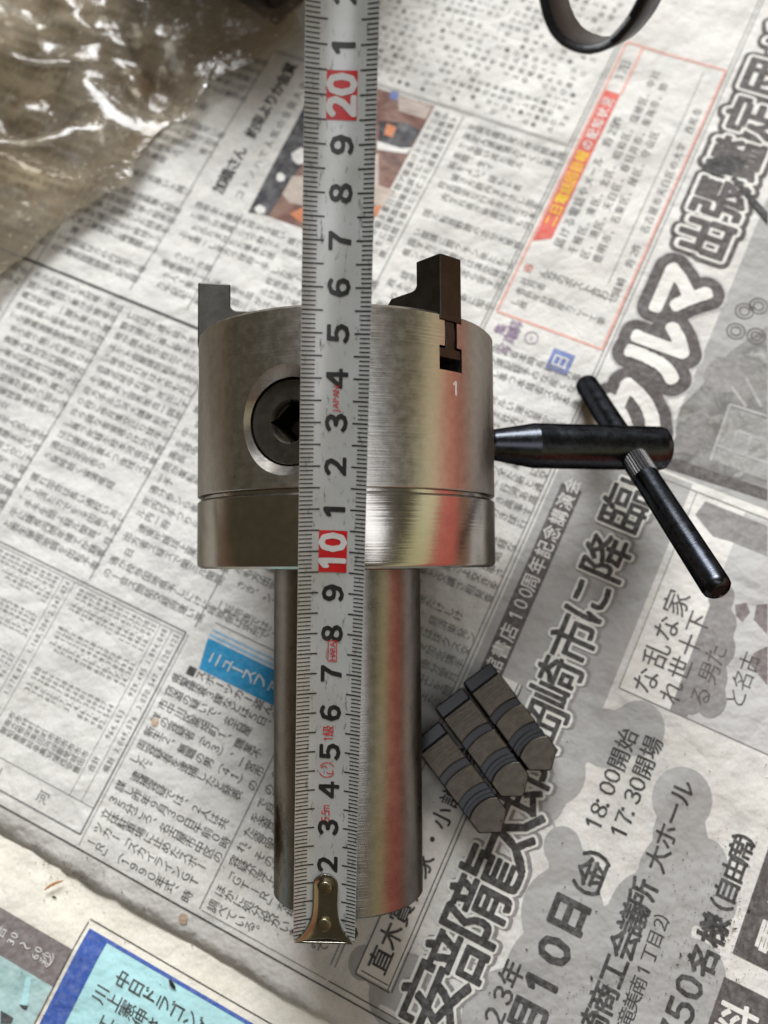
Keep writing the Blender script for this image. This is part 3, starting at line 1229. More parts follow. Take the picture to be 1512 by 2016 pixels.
CH = frame(PB, (1, 0, 0), -AX)         # local z towards the jaws, -y towards the camera
S_BODY = steel('ground_steel_mottled', (0.61, 0.60, 0.575), 0.29, 0.24, 0.22, spot_scale=420.0, rvar=0.14, pits=0.70)
S_PLATE = steel('turned_steel', (0.56, 0.545, 0.515), 0.18, 0.20, 0.20, spot_scale=300.0, rvar=0.08, pits=0.68)
S_SHANK = steel('shank_steel', (0.31, 0.30, 0.285), 0.27, 0.30, 0.22, spot_scale=260.0)
S_JAW = steel('dark_jaw_steel', (0.10, 0.095, 0.086), 0.42, 0.35, 0.08, lscale=(900, 900, 40))
S_PIN = steel('pinion_steel', (0.12, 0.11, 0.095), 0.42, 0.4, 0.0)
S_SPARE = steel('spare_jaw_steel', (0.092, 0.083, 0.068), 0.34, 0.55, 0.5, dirt=(0.05, 0.035, 0.02), spot_scale=520.0, lscale=(1500, 260, 60), pits=0.55)
S_GROOVE = steel('spare_jaw_groove', (0.030, 0.031, 0.033), 0.20, 0.3, 0.0)
M_MARK = plain('bright_stamp', (0.85, 0.84, 0.80), 0.45, 0.0)

RB, RS, LS, HB = 4.2, 2.08, 9.0, 6.42
chuck = thing('lathe_chuck', 'steel three-jaw lathe chuck with a thick round shank, tape measure laid along it', 'chuck', CH)
JAW_T = [41.5, 161.5, -78.5]
PIN_T = [-18.3, 101.7, 221.7]

bm = bmesh.new()
lathe(bm, [(0, 0.0), (RB - 0.10, 0.0), (RB - 0.02, 0.06), (RB, 0.12), (RB, 1.785), (RB - 0.055, 1.845), (RB - 0.16, 1.85), (RB - 0.16, 2.1), (0, 2.1)], 256)
plate = link('back_plate', bm_mesh('back_plate', bm, 25), S_PLATE, chuck)
bm = bmesh.new()
lathe(bm, [(0, 0.05), (RS - 0.06, 0.05), (RS, -0.05), (RS, -LS + 0.06), (RS - 0.06, -LS), (0, -LS)], 192)
link('shank', bm_mesh('shank', bm, 25), S_SHANK, chuck)
# oily smudge on the left of the shank
t_ = S_SHANK.node_tree
b_ = t_.nodes['Principled BSDF']
tc = node(t_, 'ShaderNodeTexCoord')
mp = node(t_, 'ShaderNodeMapping')
mp.inputs['Location'].default_value = (0.0185, 0.0092, 0.030)
mp.inputs['Scale'].default_value = (1, 1, 0.42)
t_.links.new(tc.outputs['Object'], mp.inputs[0])
ln_ = node(t_, 'ShaderNodeVectorMath', operation='LENGTH')
t_.links.new(mp.outputs[0], ln_.inputs[0])
nz = node(t_, 'ShaderNodeTexNoise', i_Scale=420.0, i_Detail=8.0, i_Roughness=0.85)
t_.links.new(tc.outputs['Object'], nz.inputs[0])
fa = ramp(t_, ln_.outputs['Value'], [(0.0, (0.62,) * 3), (0.0085, (0.0,) * 3)])
su = node(t_, 'ShaderNodeMath', operation='ADD')
t_.links.new(fa.outputs[0], su.inputs[0])
t_.links.new(nz.outputs[0], su.inputs[1])
fb = ramp(t_, su.outputs[0], [(0.70, (0,) * 3), (0.98, (0.75,) * 3)])
mxs = node(t_, 'ShaderNodeMixRGB')
mxs.inputs[2].default_value = (0.03, 0.026, 0.02, 1)
old = b_.inputs['Base Color'].links[0].from_socket
t_.links.new(fb.outputs[0], mxs.inputs[0])
t_.links.new(old, mxs.inputs[1])
t_.links.new(mxs.outputs[0], b_.inputs['Base Color'])

# main body with jaw slots and pinion holes
bm = bmesh.new()
lathe(bm, [(1.0, 2.12), (RB - 0.17, 2.12), (RB - 0.17, 1.955), (RB - 0.02, 1.955), (RB, 1.975), (RB, HB - 0.07), (RB - 0.07, HB), (1.0, HB), (1.0, 2.12)], 256)
bmesh.ops.remove_doubles(bm, verts=bm.verts, dist=1e-5)
body_me = bm_mesh('body', bm)
cut = []


def rad(t):            # local frame: z radial outward at angle t, y along the chuck axis, x tangential
    a = math.radians(t)
    d = Vector((math.sin(a), -math.cos(a), 0))
    y = Vector((0, 0, 1))
    x = y.cross(d)
    return Matrix(((x.x, y.x, d.x, 0), (x.y, y.y, d.y, 0), (x.z, y.z, d.z, 0), (0, 0, 0, 1)))


slot = [(-.40, HB + .3), (-.40, HB - .20), (-.22, HB - .20), (-.22, HB - .84), (-.405, HB - .84), (-.405, HB - 1.46), (.405, HB - 1.46), (.405, HB - .84), (.22, HB - .84), (.22, HB - .20), (.40, HB - .20), (.40, HB + .3)]
for t in JAW_T:
    bm = bmesh.new()
    prism(bm, slot, rad(t), 0.6, 5.0)
    cut.append(bm_mesh('cut', bm))
PZ = 3.62
for t in PIN_T:
    bm = bmesh.new()
    m = rad(t) @ Matrix.Translation((0, PZ, 0))
    lathe(bm, [(0, 2.2), (1.11, 2.2), (1.11, 3.87), (1.46, 4.33), (1.46, 5.0), (0, 5.0)], 96, m)
    cut.append(bm_mesh('cut', bm))
body_me = boolean(body_me, cut)
smooth(body_me, 25)
body = link('body', body_me, S_BODY, chuck)
# stamped number
need('１', 0.03)
vs, ts = GL[('１', 0.03)]
pts = []
for x, y in vs:
    a = math.radians(43.6) + x * 0.48 / RB
    pts.append((math.sin(a) * (RB + .004) * .01, -math.cos(a) * (RB + .004) * .01, (4.54 + y * 0.47) * .01))
link('number_stamp', mesh_np('number_stamp', pts, ts), M_MARK, body)

# pinions with square sockets
for t in PIN_T:
    bm = bmesh.new()
    m = rad(t) @ Matrix.Translation((0, PZ, 0))
    lathe(bm, [(0, 2.3), (1.06, 2.3), (1.06, 3.84), (1.03, 3.87), (0, 3.87)], 96, m)
    me = bm_mesh('pinion', bm)
    bm = bmesh.new()
    q = 0.395
    prism(bm, [(0, -q * 1.414), (q * 1.414, 0), (0, q * 1.414), (-q * 1.414, 0)], m, 2.7, 4.2)
    c1 = bm_mesh('c', bm)
    bm = bmesh.new()
    lathe(bm, [(0, 3.70), (0.47, 3.70), (0.50, 3.80), (0.58, 3.90), (0.58, 4.1), (0, 4.1)], 64, m)
    c2 = bm_mesh('c', bm)
    me = boolean(me, [c1, c2])
    smooth(me, 25)
    link('pinion', me, S_PIN, chuck)

# jaws
for t in JAW_T:
    m = rad(t)
    side = Matrix(((0, 0, 1, 0), (0, 1, 0, 0), (-1, 0, 0, 0), (0, 0, 0, 1)))   # polygon x -> -radial
    bm = bmesh.new()
    prof = [(-4.215, HB - .185), (-4.215, HB + 1.50), (-3.33, HB + 1.50), (-3.33, HB + .86), (-3.28, HB + .79), (-3.2, HB + .76), (-2.35, HB + .76), (-2.2, HB + .6), (-2.2, HB - .185)]
    # extrude the side profile across the width of the jaw
    sm = m @ Matrix(((0, 0, 1, 0), (0, 1, 0, 0), (-1, 0, 0, 0), (0, 0, 0, 1)))
    prism(bm, prof, sm, -0.385, 0.385)
    jo = link('jaw', bm_mesh('jaw', bm), S_JAW, chuck)
    bevel(jo, 0.0006, 2)
    bm = bmesh.new()
    g = [(-.15, HB - .187), (-.155, HB - .30), (-.185, HB - .42), (-.185, HB - .62), (-.15, HB - .72), (-.15, HB - .87), (-.37, HB - .90), (-.37, HB - 1.13), (.37, HB - 1.13), (.37, HB - .90), (.15, HB - .87), (.15, HB - .72), (.185, HB - .62), (.185, HB - .42), (.155, HB - .30), (.15, HB - .187)]
    prism(bm, g, m, 2.25, 4.17)
    go = link('jaw_guide', bm_mesh('jaw_guide', bm), S_JAW, jo)
    bevel(go, 0.00025, 2)

# ------------------------------------------------------------------ chuck key
M_BLACK = steel('black_oxide_steel', (0.066, 0.073, 0.088), 0.23, 0.45, 0.12, dirt=(0.30, 0.29, 0.28), spot_scale=240.0, rvar=0.2, lscale=(260, 260, 2200), pits=0.60)
M_KNURL = steel('worn_knurl_steel', (0.20, 0.20, 0.205), 0.40, 0.3, 0.0)
KM = CH @ rad(PIN_T[1])
KM = KM @ Matrix.Translation((0, PZ * .01, 0.0395))
key = thing('chuck_key', 'black T-handled chuck key plugged into the right side of the chuck', 'chuck key', KM)
bm = bmesh.new()
lathe(bm, [(0, -0.5), (0.36, -0.5), (0.40, -0.42), (0.455, 0.0), (0.455, 0.42), (0.685, 1.76), (0.685, 5.86), (0.66, 5.98), (0.58, 6.06), (0, 6.06)], 96)
link('shaft', bm_mesh('shaft', bm, 7), M_BLACK, key)
P1 = wpt((8.49, 1.914, 22.13))
P2 = wpt((6.88, -4.42, 29.60))
KI = KM.inverted()
p1, p2 = KI @ P1, KI @ P2
ax = (p1 - p2)
LB = ax.length * 100 + 0.22
ax.normalize()
tt = (-p2.x * ax.x - p2.y * ax.y) / (ax.x ** 2 + ax.y ** 2)   # closest to the shaft axis
cpt = p2 + ax * tt
shift = Vector((cpt.x, cpt.y, 0)) * 0.8
p2 -= shift
q = Vector((0, 0, 1)).rotation_difference(ax).to_matrix().to_4x4()
BM = Matrix.Translation(p2) @ q
bm = bmesh.new()
lathe(bm, [(0, 0), (0.22, 0.0), (0.31, 0.05), (0.37, 0.14), (0.385, 0.24), (0.385, LB - 0.26), (0.37, LB - 0.14), (0.30, LB - 0.05), (0.215, LB - 0.01), (0.20, LB - 0.035), (0, LB - 0.045)], 64)
cb = link('crossbar', bm_mesh('crossbar', bm, 40), M_BLACK, key)
cb.matrix_local = BM
bm = bmesh.new()
n = 30
t0 = tt * 100 + 0.55
prism(bm, [((0.405 if k % 2 else 0.375) * math.cos(math.pi * k / n), (0.405 if k % 2 else 0.375) * math.sin(math.pi * k / n)) for k in range(2 * n)], Matrix.Identity(4), t0, t0 + 0.95)
kn = link('knurled_collar', bm_mesh('knurled_collar', bm), M_KNURL, key)
kn.matrix_local = BM

# ------------------------------------------------------------------ tape measure
TD = np.array([0.0287, -0.9853, -0.1709])
TP = np.array([-1.513, 10.767, 21.93])
tz = np.cross([1.0, 0, 0], TD)
TM = frame(TP, (1, 0.03, 0), tz)       # local x across, y along the blade, z to the viewer
tape = thing('tape_measure', 'steel tape measure blade with red 10 and 20 marks held along the chuck', 'tape measure', TM)
M_BLADE, t_, b_ = nt('blade_paint')
tc = node(t_, 'ShaderNodeTexCoord')
mp = node(t_, 'ShaderNodeMapping')
mp.inputs['Scale'].default_value = (900, 260, 900)
t_.links.new(tc.outputs['Object'], mp.inputs[0])
n1 = node(t_, 'ShaderNodeTexNoise', i_Scale=1.0, i_Detail=4.0, i_Roughness=0.7)
t_.links.new(mp.outputs[0], n1.inputs[0])
n2 = node(t_, 'ShaderNodeTexNoise', i_Scale=90.0, i_Detail=4.0)
t_.links.new(tc.outputs['Object'], n2.inputs[0])
r1 = ramp(t_, n1.outputs[0], [(0.27, (0.13, 0.13, 0.125)), (0.42, (0.52, 0.54, 0.545))])
r2 = ramp(t_, n2.outputs[0], [(0.3, (0.82, 0.81, 0.76)), (0.7, (1, 1, 1))])
xx = node(t_, 'ShaderNodeMixRGB', blend_type='MULTIPLY', i_Fac=1.0)
t_.links.new(r1.outputs[0], xx.inputs[1])
t_.links.new(r2.outputs[0], xx.inputs[2])
t_.links.new(xx.outputs[0], b_.inputs['Base Color'])
b_.inputs['Roughness'].default_value = 0.24
b_.inputs['Metallic'].default_value = 0.15
M_TK = plain('tape_black_print', (0.02, 0.02, 0.02), 0.35, var=0.4, bump=0)
M_TR = plain('tape_red_print', (0.50, 0.012, 0.015), 0.35, var=0.15, bump=0)
M_TW = plain('tape_white_print', (0.58, 0.58, 0.57), 0.35, var=0.1, bump=0)
HW, SAG, SEND = 0.775, 0.17, 27.5


def tz_(w_):
    return SAG * (w_ / HW) ** 2


bm = bmesh.new()
nw_, ns_ = 16, 110
g = []
for side_ in (0, 1):
    g.append([[bm.verts.new((w_, s_, tz_(w_) - 0.016 * side_)) for w_ in np.linspace(-HW, HW, nw_ + 1)] for s_ in np.linspace(0.0, SEND, ns_ + 1)])
for i in range(ns_):
    for j in range(nw_):
        bm.faces.new((g[0][i][j], g[0][i][j + 1], g[0][i + 1][j + 1], g[0][i + 1][j]))
        bm.faces.new((g[1][i][j], g[1][i + 1][j], g[1][i + 1][j + 1], g[1][i][j + 1]))
    for j in (0, nw_):
        bm.faces.new((g[0][i][j], g[0][i + 1][j], g[1][i + 1][j], g[1][i][j]))
for i in (0, ns_):
    for j in range(nw_):
        bm.faces.new((g[0][i][j], g[0][i][j + 1], g[1][i][j + 1], g[1][i][j]))
blade = link('blade', bm_mesh('blade', bm, 40), M_BLADE, tape)


def tape_print(name, polys, mat, lift=0.006, dense=0.14):
    """polys: list of (pts (w, s), tris)"""
    bm = bmesh.new()
    for k, (pts, tris) in enumerate(polys):
        vs = [bm.verts.new((p[0], p[1], 0)) for p in pts]
        for a in tris:
            try:
                bm.faces.new([vs[i] for i in a])
            except ValueError:
                pass
    for _ in range(4):
        es = [e for e in bm.edges if abs(e.verts[0].co.x - e.verts[1].co.x) > dense]
        if not es:
            break
        bmesh.ops.subdivide_edges(bm, edges=es, cuts=1)
        bmesh.ops.triangulate(bm, faces=bm.faces)
    for v in bm.verts:
        v.co.z = tz_(v.co.x) + lift
    return link(name, bm_mesh(name, bm), mat, blade)


def tglyph(c, wc, s, size, off, sx=1.0, rev=False):
    need(c, off, 5)
    vs, ts = GL[(c, off)]
    return ([(wc - y * size, s + x * size * sx) for x, y in vs], ts)


def quad(w0, w1, s, h, skew=0.0):
    return ([(w0, s - h / 2), (w1, s - h / 2), (w1, s + h / 2), (w0, s + h / 2)], [(0, 1, 2), (0, 2, 3)])


ticks = []
for k in range(1, 270):
    s = k * 0.1
    mj = k % 5 == 0
    h = 0.036 if mj else 0.028
    ticks.append(quad(-HW + .01, -HW + (0.47 if mj else 0.31), s, h))
    ticks.append(quad(HW - (0.37 if mj else 0.245), HW - .01, s, h))
tape_print('graduation_marks', ticks, M_TK)
for k in range(1, 25):
    if k % 10:
        d = '０１２３４５６７８９'[k % 10]
        tape_print('numeral', [tglyph(d, 0.045, k * 1.0, 0.63, 0.042, 1.12)], M_TK, 0.008)
for k in (10, 20):
    tape_print('red_field', [quad(-0.31, 0.35, float(k), 1.0)], M_TR, 0.008)
    tape_print('numeral', [tglyph('１２'[k // 10 - 1], 0.02, k - 0.22, 0.79, 0.055, 0.92), tglyph('０', 0.02, k + 0.22, 0.79, 0.055, 0.92)], M_TW, 0.013)
for s_txt, s0, wc, size, pitch in (('JAPAN', 13.27, 0.02, 0.20, 0.125), ('1級', 5.34, 0.0, 0.30, 0.20), ('5.5m', 3.22, -0.03, 0.27, 0.115)):
    ps = []
    s = s0
    for c in s_txt:
        c2 = {'1': '１', '5': '５', 'm': 'ｍ', '.': '．'}.get(c, c)
        if c == '.':
            ps.append(quad(wc + size * .28, wc + size * .38, s - 0.01, 0.03))
            s += 0.06
            continue
        ps.append(tglyph(c2, wc, s, size, 0.01, 0.72 if c in '15m' else 1.0))
        s += pitch * (1.55 if c == 'm' else 1)
    tape_print('red_lettering', ps, M_TR, 0.010)
# framed maker's mark and round inspection mark
ps = []
for c, s in zip('HARA', (7.39, 7.50, 7.61, 7.73)):
    ps.append(tglyph(c, 0.06, s, 0.19, 0.008, 1.0))
w0, w1, s0, s1 = -0.045, 0.155, 7.31, 7.82
for a, b in (((w0, s0), (w1, s0)), ((w0, s1), (w1, s1))):
    ps.append(quad(a[0], b[0], a[1], 0.02))
for wv in (w0, w1):
    ps.append(([(wv - .01, s0), (wv + .01, s0), (wv + .01, s1), (wv - .01, s1)], [(0, 1, 2), (0, 2, 3)]))
tape_print('makers_mark', ps, M_TR, 0.010)
ps = []


def arc(w0, s0, r, a0, a1, wd=0.022, n=18):
    for k in range(n):
        t0, t1 = a0 + (a1 - a0) * k / n, a0 + (a1 - a0) * (k + 1) / n
        ps.append(([(w0 + (r + dd) * math.cos(t), s0 + (r + dd) * math.sin(t)) for t, dd in ((t0, -wd / 2), (t0, wd / 2), (t1, wd / 2), (t1, -wd / 2))], [(0, 1, 2), (0, 2, 3)]))


arc(-0.02, 4.52, 0.19, 0.5, 2.6)
arc(-0.02, 4.52, 0.19, 3.5, 5.9)
arc(0.05, 4.50, 0.08, 3.6, 6.8)
arc(-0.09, 4.55, 0.07, 0.2, 2.9)
tape_print('inspection_mark', ps, M_TR, 0.010)

# end hook with two rivets
M_HOOK = steel('hook_plate', (0.46, 0.445, 0.40), 0.20, 0.25, 0.0, spot_scale=90.0)
M_RIVET = steel('rivet_brass', (0.38, 0.345, 0.25), 0.30, 0.3, 0.0)
prof = [(-0.06, 0.735), (0.0, 0.69), (0.12, 0.56), (0.28, 0.44), (0.45, 0.37), (0.65, 0.325), (0.9, 0.305), (1.2, 0.305), (1.45, 0.31)]
right = prof + [(1.45 + 0.31 * math.sin(a), 0.31 * math.cos(a)) for a in np.linspace(0.2, 1.45, 7)]
cols = []
bm = bmesh.new()
for (s, h) in right:
    rowv = []
    for k in range(13):
        x = -h + 2 * h * k / 12
        e = max(abs(k - 6) / 6.0, min(1.0, (s - 1.40) / 0.36))
        sag = -0.05 * (1 - (x / 0.735) ** 2) if s < 0.0 else 0
        z = tz_(x) * (0.9 if s < .3 else 0.75) + 0.085 - 0.03 * sst(np.array([(0.80 - e) / 0.2]))[0] * (1 if s > 0.1 else 0.3)
        rowv.append(bm.verts.new((x, s - sag * 0.8, z)))
    cols.append(rowv)
for a, b in zip(cols, cols[1:]):
    for k in range(12):
        bm.faces.new((a[k], a[k + 1], b[k + 1], b[k]))
hme = bm_mesh('hook', bm, 50)
if sum(p_.normal.z for p_ in hme.polygons) < 0:
    hme.flip_normals()
hk = link('hook', hme, M_HOOK, tape)
sd = hk.modifiers.new('thickness', 'SOLIDIFY')
sd.thickness = 0.0006
sd.offset = -1
bv = bevel(hk, 0.00012, 2)
bm = bmesh.new()
fp = [(-0.735, 0.15), (0.735, 0.15), (0.80, -0.05), (0.86, -0.25), (0.80, -0.45), (0.66, -0.55), (-0.66, -0.55), (-0.80, -0.45), (-0.86, -0.25), (-0.80, -0.05)]
fm = Matrix(((1, 0, 0, 0), (0, 0, -1, -0.065), (0, 1, 0, 0), (0, 0, 0, 1)))
prism(bm, fp, fm, 0.0, 0.05)
hf_ = link('hook_flange', bm_mesh('hook_flange', bm), M_HOOK, hk)
bevel(hf_, 0.0001, 2)
for s in (1.40, 0.38):
    bm = bmesh.new()
    lathe(bm, [(0, -0.03), (0.178, -0.03), (0.178, 0.10), (0.165, 0.125), (0.14, 0.135), (0, 0.137)], 40, Matrix.Translation((0, s, 0.0)))
    link('rivet', bm_mesh('rivet', bm, 40), M_RIVET, hk)

# wrist strap loop and case at the far end of the blade
M_RUB = plain('black_rubber', (0.005, 0.005, 0.0055), 0.30, var=0.3, scale=500.0, bump=0.15, spec=0.14)
ctrl = [(735, -770), (840, -640), (950, -420), (1025, -190), (1055, -80), (1066, -15), (1080, 42), (1106, 80), (1150, 98), (1196, 86), (1234, 48), (1262, 0), (1295, -75), (1318, -190), (1270, -420), (1080, -660), (760, -800)]


def cat(pts, n=8):
    out = []
    for i in range(len(pts) - 1):
        p0, p1_, p2_, p3_ = [np.array(pts[min(max(j, 0), len(pts) - 1)], float) for j in (i - 1, i, i + 1, i + 2)]
        for k in range(n):
            t = k / n
            out.append(0.5 * (2 * p1_ + (p2_ - p0) * t + (2 * p0 - 5 * p1_ + 4 * p2_ - p3_) * t * t + (3 * p1_ - p0 - 3 * p2_ + p3_) * t ** 3))
    return out


cl = cat(ctrl)
bm = bmesh.new()
TI = TM.inverted()
rings = []
for k, c in enumerate(cl):
    d = cl[min(k + 1, len(cl) - 1)] - cl[max(k - 1, 0)]
    d /= np.linalg.norm(d)
    nn = np.array([-d[1], d[0]])
    ringp = []
    # rounded rectangular section: across thickness (px) and depth (cm)
    for th, dz in ((-10, .06), (-7, 0), (7, 0), (10, .06), (11, .5), (10, 1.05), (7, 1.1), (-7, 1.1), (-10, 1.05), (-8, .5)):
        f = dz / 1.1
        x, y = c + nn * th * (1 - .06 * f) + np.array([40, -18]) * f
        ringp.append(bm.verts.new(TI @ wpt(ray(x, y) * (17.2 + dz))))
    rings.append(ringp)
for a, b in zip(rings, rings[1:]):
    for k in range(10):
        bm.faces.new((a[k], a[(k + 1) % 10], b[(k + 1) % 10], b[k]))
link('wrist_strap', bm_mesh('wrist_strap', bm, 70, scale=1), M_RUB, tape)
bm = bmesh.new()
bmesh.ops.create_cube(bm, size=1.0, matrix=Matrix.Translation((0.6, 29.6, -0.6)) @ Matrix.Diagonal((2.6, 5.6, 5.2, 1)))
cs = link('case', bm_mesh('case', bm), plain('case_plastic', (0.03, 0.03, 0.032), 0.4), tape)
bevel(cs, 0.006, 4)

# ------------------------------------------------------------------ three spare jaws
HJ = 1.2


def arc_pts(x0, R, n=12, w_=0.50, rev=False):
    ys = np.linspace(-w_, w_, n + 1)
    pts = [(x0 + R - math.sqrt(R * R - y * y), y) for y in ys]
    return pts[::-1] if rev else pts


def make_spare(name, label, start, tip):
    a, b = on_paper(*start, h=HJ), on_paper(*tip, h=HJ)
    d = (b - a)
    d.z = 0
    d.normalize()
    y = Vector((0, 0, 1)).cross(d)
    m = Matrix(((d.x, y.x * 1.06, 0, a.x), (d.y, y.y * 1.06, 0, a.y), (0, 0, 1, -0.0004), (0, 0, 0, 1)))
    root = thing(name, label, 'chuck jaw', m, 'spare chuck jaws laid side by side')
    L, HWJ = 3.58, 0.505
    base = [(0.02, -HWJ), (L - .40, -HWJ), (L - .02, 0), (L - .40, HWJ), (0.02, HWJ)]
    bm = bmesh.new()
    prism(bm, base, Matrix.Identity(4), 0.0, 0.42)
    prism(bm, [(x, yy * 0.80) for x, yy in base], Matrix.Identity(4), 0.42, 0.60)
    prism(bm, base, Matrix.Identity(4), 0.60, HJ - 0.36)
    o = link('jaw_base', bm_mesh('jaw_base', bm), S_GROOVE, root)
    bevel(o, 0.0003, 2)
    bm = bmesh.new()
    prism(bm, [(0.0, -HWJ + .01), (.40, -HWJ + .01), (.40, HWJ - .01), (0.0, HWJ - .01)], Matrix.Identity(4), HJ - 0.36, HJ - 0.13)
    o = link('end_block', bm_mesh('end_block', bm), S_GROOVE, root)
    bevel(o, 0.0004, 2)
    teeth = [[(.42, -.5), *arc_pts(1.22, 1.35), (.42, .5)],
             [*arc_pts(1.47, 1.30, rev=True), *arc_pts(2.10, 1.1)],
             [*arc_pts(2.56, 0.78, rev=True), (L - .385, -.5), (L, 0), (L - .385, .5)]]
    for tp in teeth:
        bm = bmesh.new()
        prism(bm, tp, Matrix.Identity(4), HJ - 0.36, HJ)
        o = link('tooth', bm_mesh('tooth', bm), S_SPARE, root)
        bevel(o, 0.0004, 3)
    for x0, x1, R in ((2.30, 2.44, 0.95),):
        bm = bmesh.new()
        prism(bm, [*arc_pts(x0, R, rev=True), *arc_pts(x1, R)], Matrix.Identity(4), HJ - 0.36, HJ - 0.16)
        o = link('groove_step', bm_mesh('groove_step', bm), S_GROOVE, root)
        bevel(o, 0.0002, 2)
    return root


make_spare('spare_jaw', 'dark steel spare jaw farthest from the shank, rightmost of the three', (938.7, 1322), (1084.2, 1514.6))
make_spare('spare_jaw', 'dark steel spare jaw in the middle of the row of three', (882.6, 1372), (1028.7, 1566))
make_spare('spare_jaw', 'dark steel spare jaw half hidden by the shank, leftmost of the three', (837, 1441), (982, 1633))

# ------------------------------------------------------------------ crumpled plastic bag
bound = [(-260, 760), (0, 575), (67, 518), (131, 452), (198, 424), (254, 380), (278, 332), (330, 272), (381, 240), (417, 180), (480, 160), (540, 118), (598, 70), (610, -20), (560, -140), (470, -260)]
bw = [np.array(on_paper(x, y)[:2]) for x, y in bound]
m_bag = bpy.data.materials.new('dirty_clear_plastic')
m_bag.use_nodes = True
t_ = m_bag.node_tree
t_.nodes.clear()
out = node(t_, 'ShaderNodeOutputMaterial')
tr = node(t_, 'ShaderNodeBsdfTransparent')
tr.inputs[0].default_value = (0.95, 0.91, 0.83, 1)
gl = node(t_, 'ShaderNodeBsdfGlossy', i_Roughness=0.16)
gl.inputs[0].default_value = (1, 1, 1, 1)
df = node(t_, 'ShaderNodeBsdfDiffuse')
tl = node(t_, 'ShaderNodeBsdfTranslucent')
tl.inputs[0].default_value = (0.80, 0.73, 0.60, 1)
geo = node(t_, 'ShaderNodeNewGeometry')
dn = node(t_, 'ShaderNodeTexNoise', i_Scale=55.0, i_Detail=6.0, i_Roughness=0.7)
sp = node(t_, 'ShaderNodeTexNoise', i_Scale=420.0, i_Detail=2.0)
t_.links.new(geo.outputs['Position'], dn.inputs[0])
t_.links.new(geo.outputs['Position'], sp.inputs[0])
dc = ramp(t_, dn.outputs[0], [(0.40, (0.78, 0.72, 0.61)), (0.68, (0.34, 0.24, 0.14))])
t_.links.new(dc.outputs[0], df.inputs[0])
mx0 = node(t_, 'ShaderNodeMixShader', i_0=0.45)
t_.links.new(df.outputs[0], mx0.inputs[1])
t_.links.new(tl.outputs[0], mx0.inputs[2])
fac = ramp(t_, dn.outputs[0], [(0.34, (0.12,) * 3), (0.72, (0.42,) * 3)])
spk = ramp(t_, sp.outputs[0], [(0.66, (0,) * 3), (0.72, (0.75,) * 3)])
ad = node(t_, 'ShaderNodeMath', operation='ADD', use_clamp=True)
t_.links.new(fac.outputs[0], ad.inputs[0])
t_.links.new(spk.outputs[0], ad.inputs[1])
mx1 = node(t_, 'ShaderNodeMixShader')
t_.links.new(ad.outputs[0], mx1.inputs[0])
t_.links.new(tr.outputs[0], mx1.inputs[1])
t_.links.new(mx0.outputs[0], mx1.inputs[2])
lw = node(t_, 'ShaderNodeFresnel', i_IOR=1.5)
bmpn = node(t_, 'ShaderNodeTexNoise', i_Scale=160.0, i_Detail=3.0)
t_.links.new(geo.outputs['Position'], bmpn.inputs[0])
bb = node(t_, 'ShaderNodeBump', i_Strength=0.45, i_Distance=0.002)
t_.links.new(bmpn.outputs[0], bb.inputs['Height'])
t_.links.new(bb.outputs[0], gl.inputs['Normal'])
t_.links.new(bb.outputs[0], df.inputs['Normal'])
t_.links.new(bb.outputs[0], lw.inputs['Normal'])
fm2 = node(t_, 'ShaderNodeMath', operation='MULTIPLY_ADD', use_clamp=True)
fm2.inputs[1].default_value = 0.8
fm2.inputs[2].default_value = 0.0
t_.links.new(lw.outputs[0], fm2.inputs[0])
mx2 = node(t_, 'ShaderNodeMixShader')
t_.links.new(fm2.outputs[0], mx2.inputs[0])
t_.links.new(mx1.outputs[0], mx2.inputs[1])
t_.links.new(gl.outputs[0], mx2.inputs[2])
t_.links.new(mx2.outputs[0], out.inputs[0])


FOLDS = {}
for sd_ in (1.7, 8.3):
    rr_ = random.Random(int(sd_ * 10))
    fo = []
    for k_ in range(9):
        th_ = rr_.gauss(0.9, 0.8)
        fr_ = 7 * 1.36 ** k_
        fo.append((math.cos(th_), math.sin(th_), fr_, rr_.random(), (0.085 if k_ < 5 else 0.034) / fr_ * (0.5 + 0.7 * rr_.random())))
    FOLDS[sd_] = fo


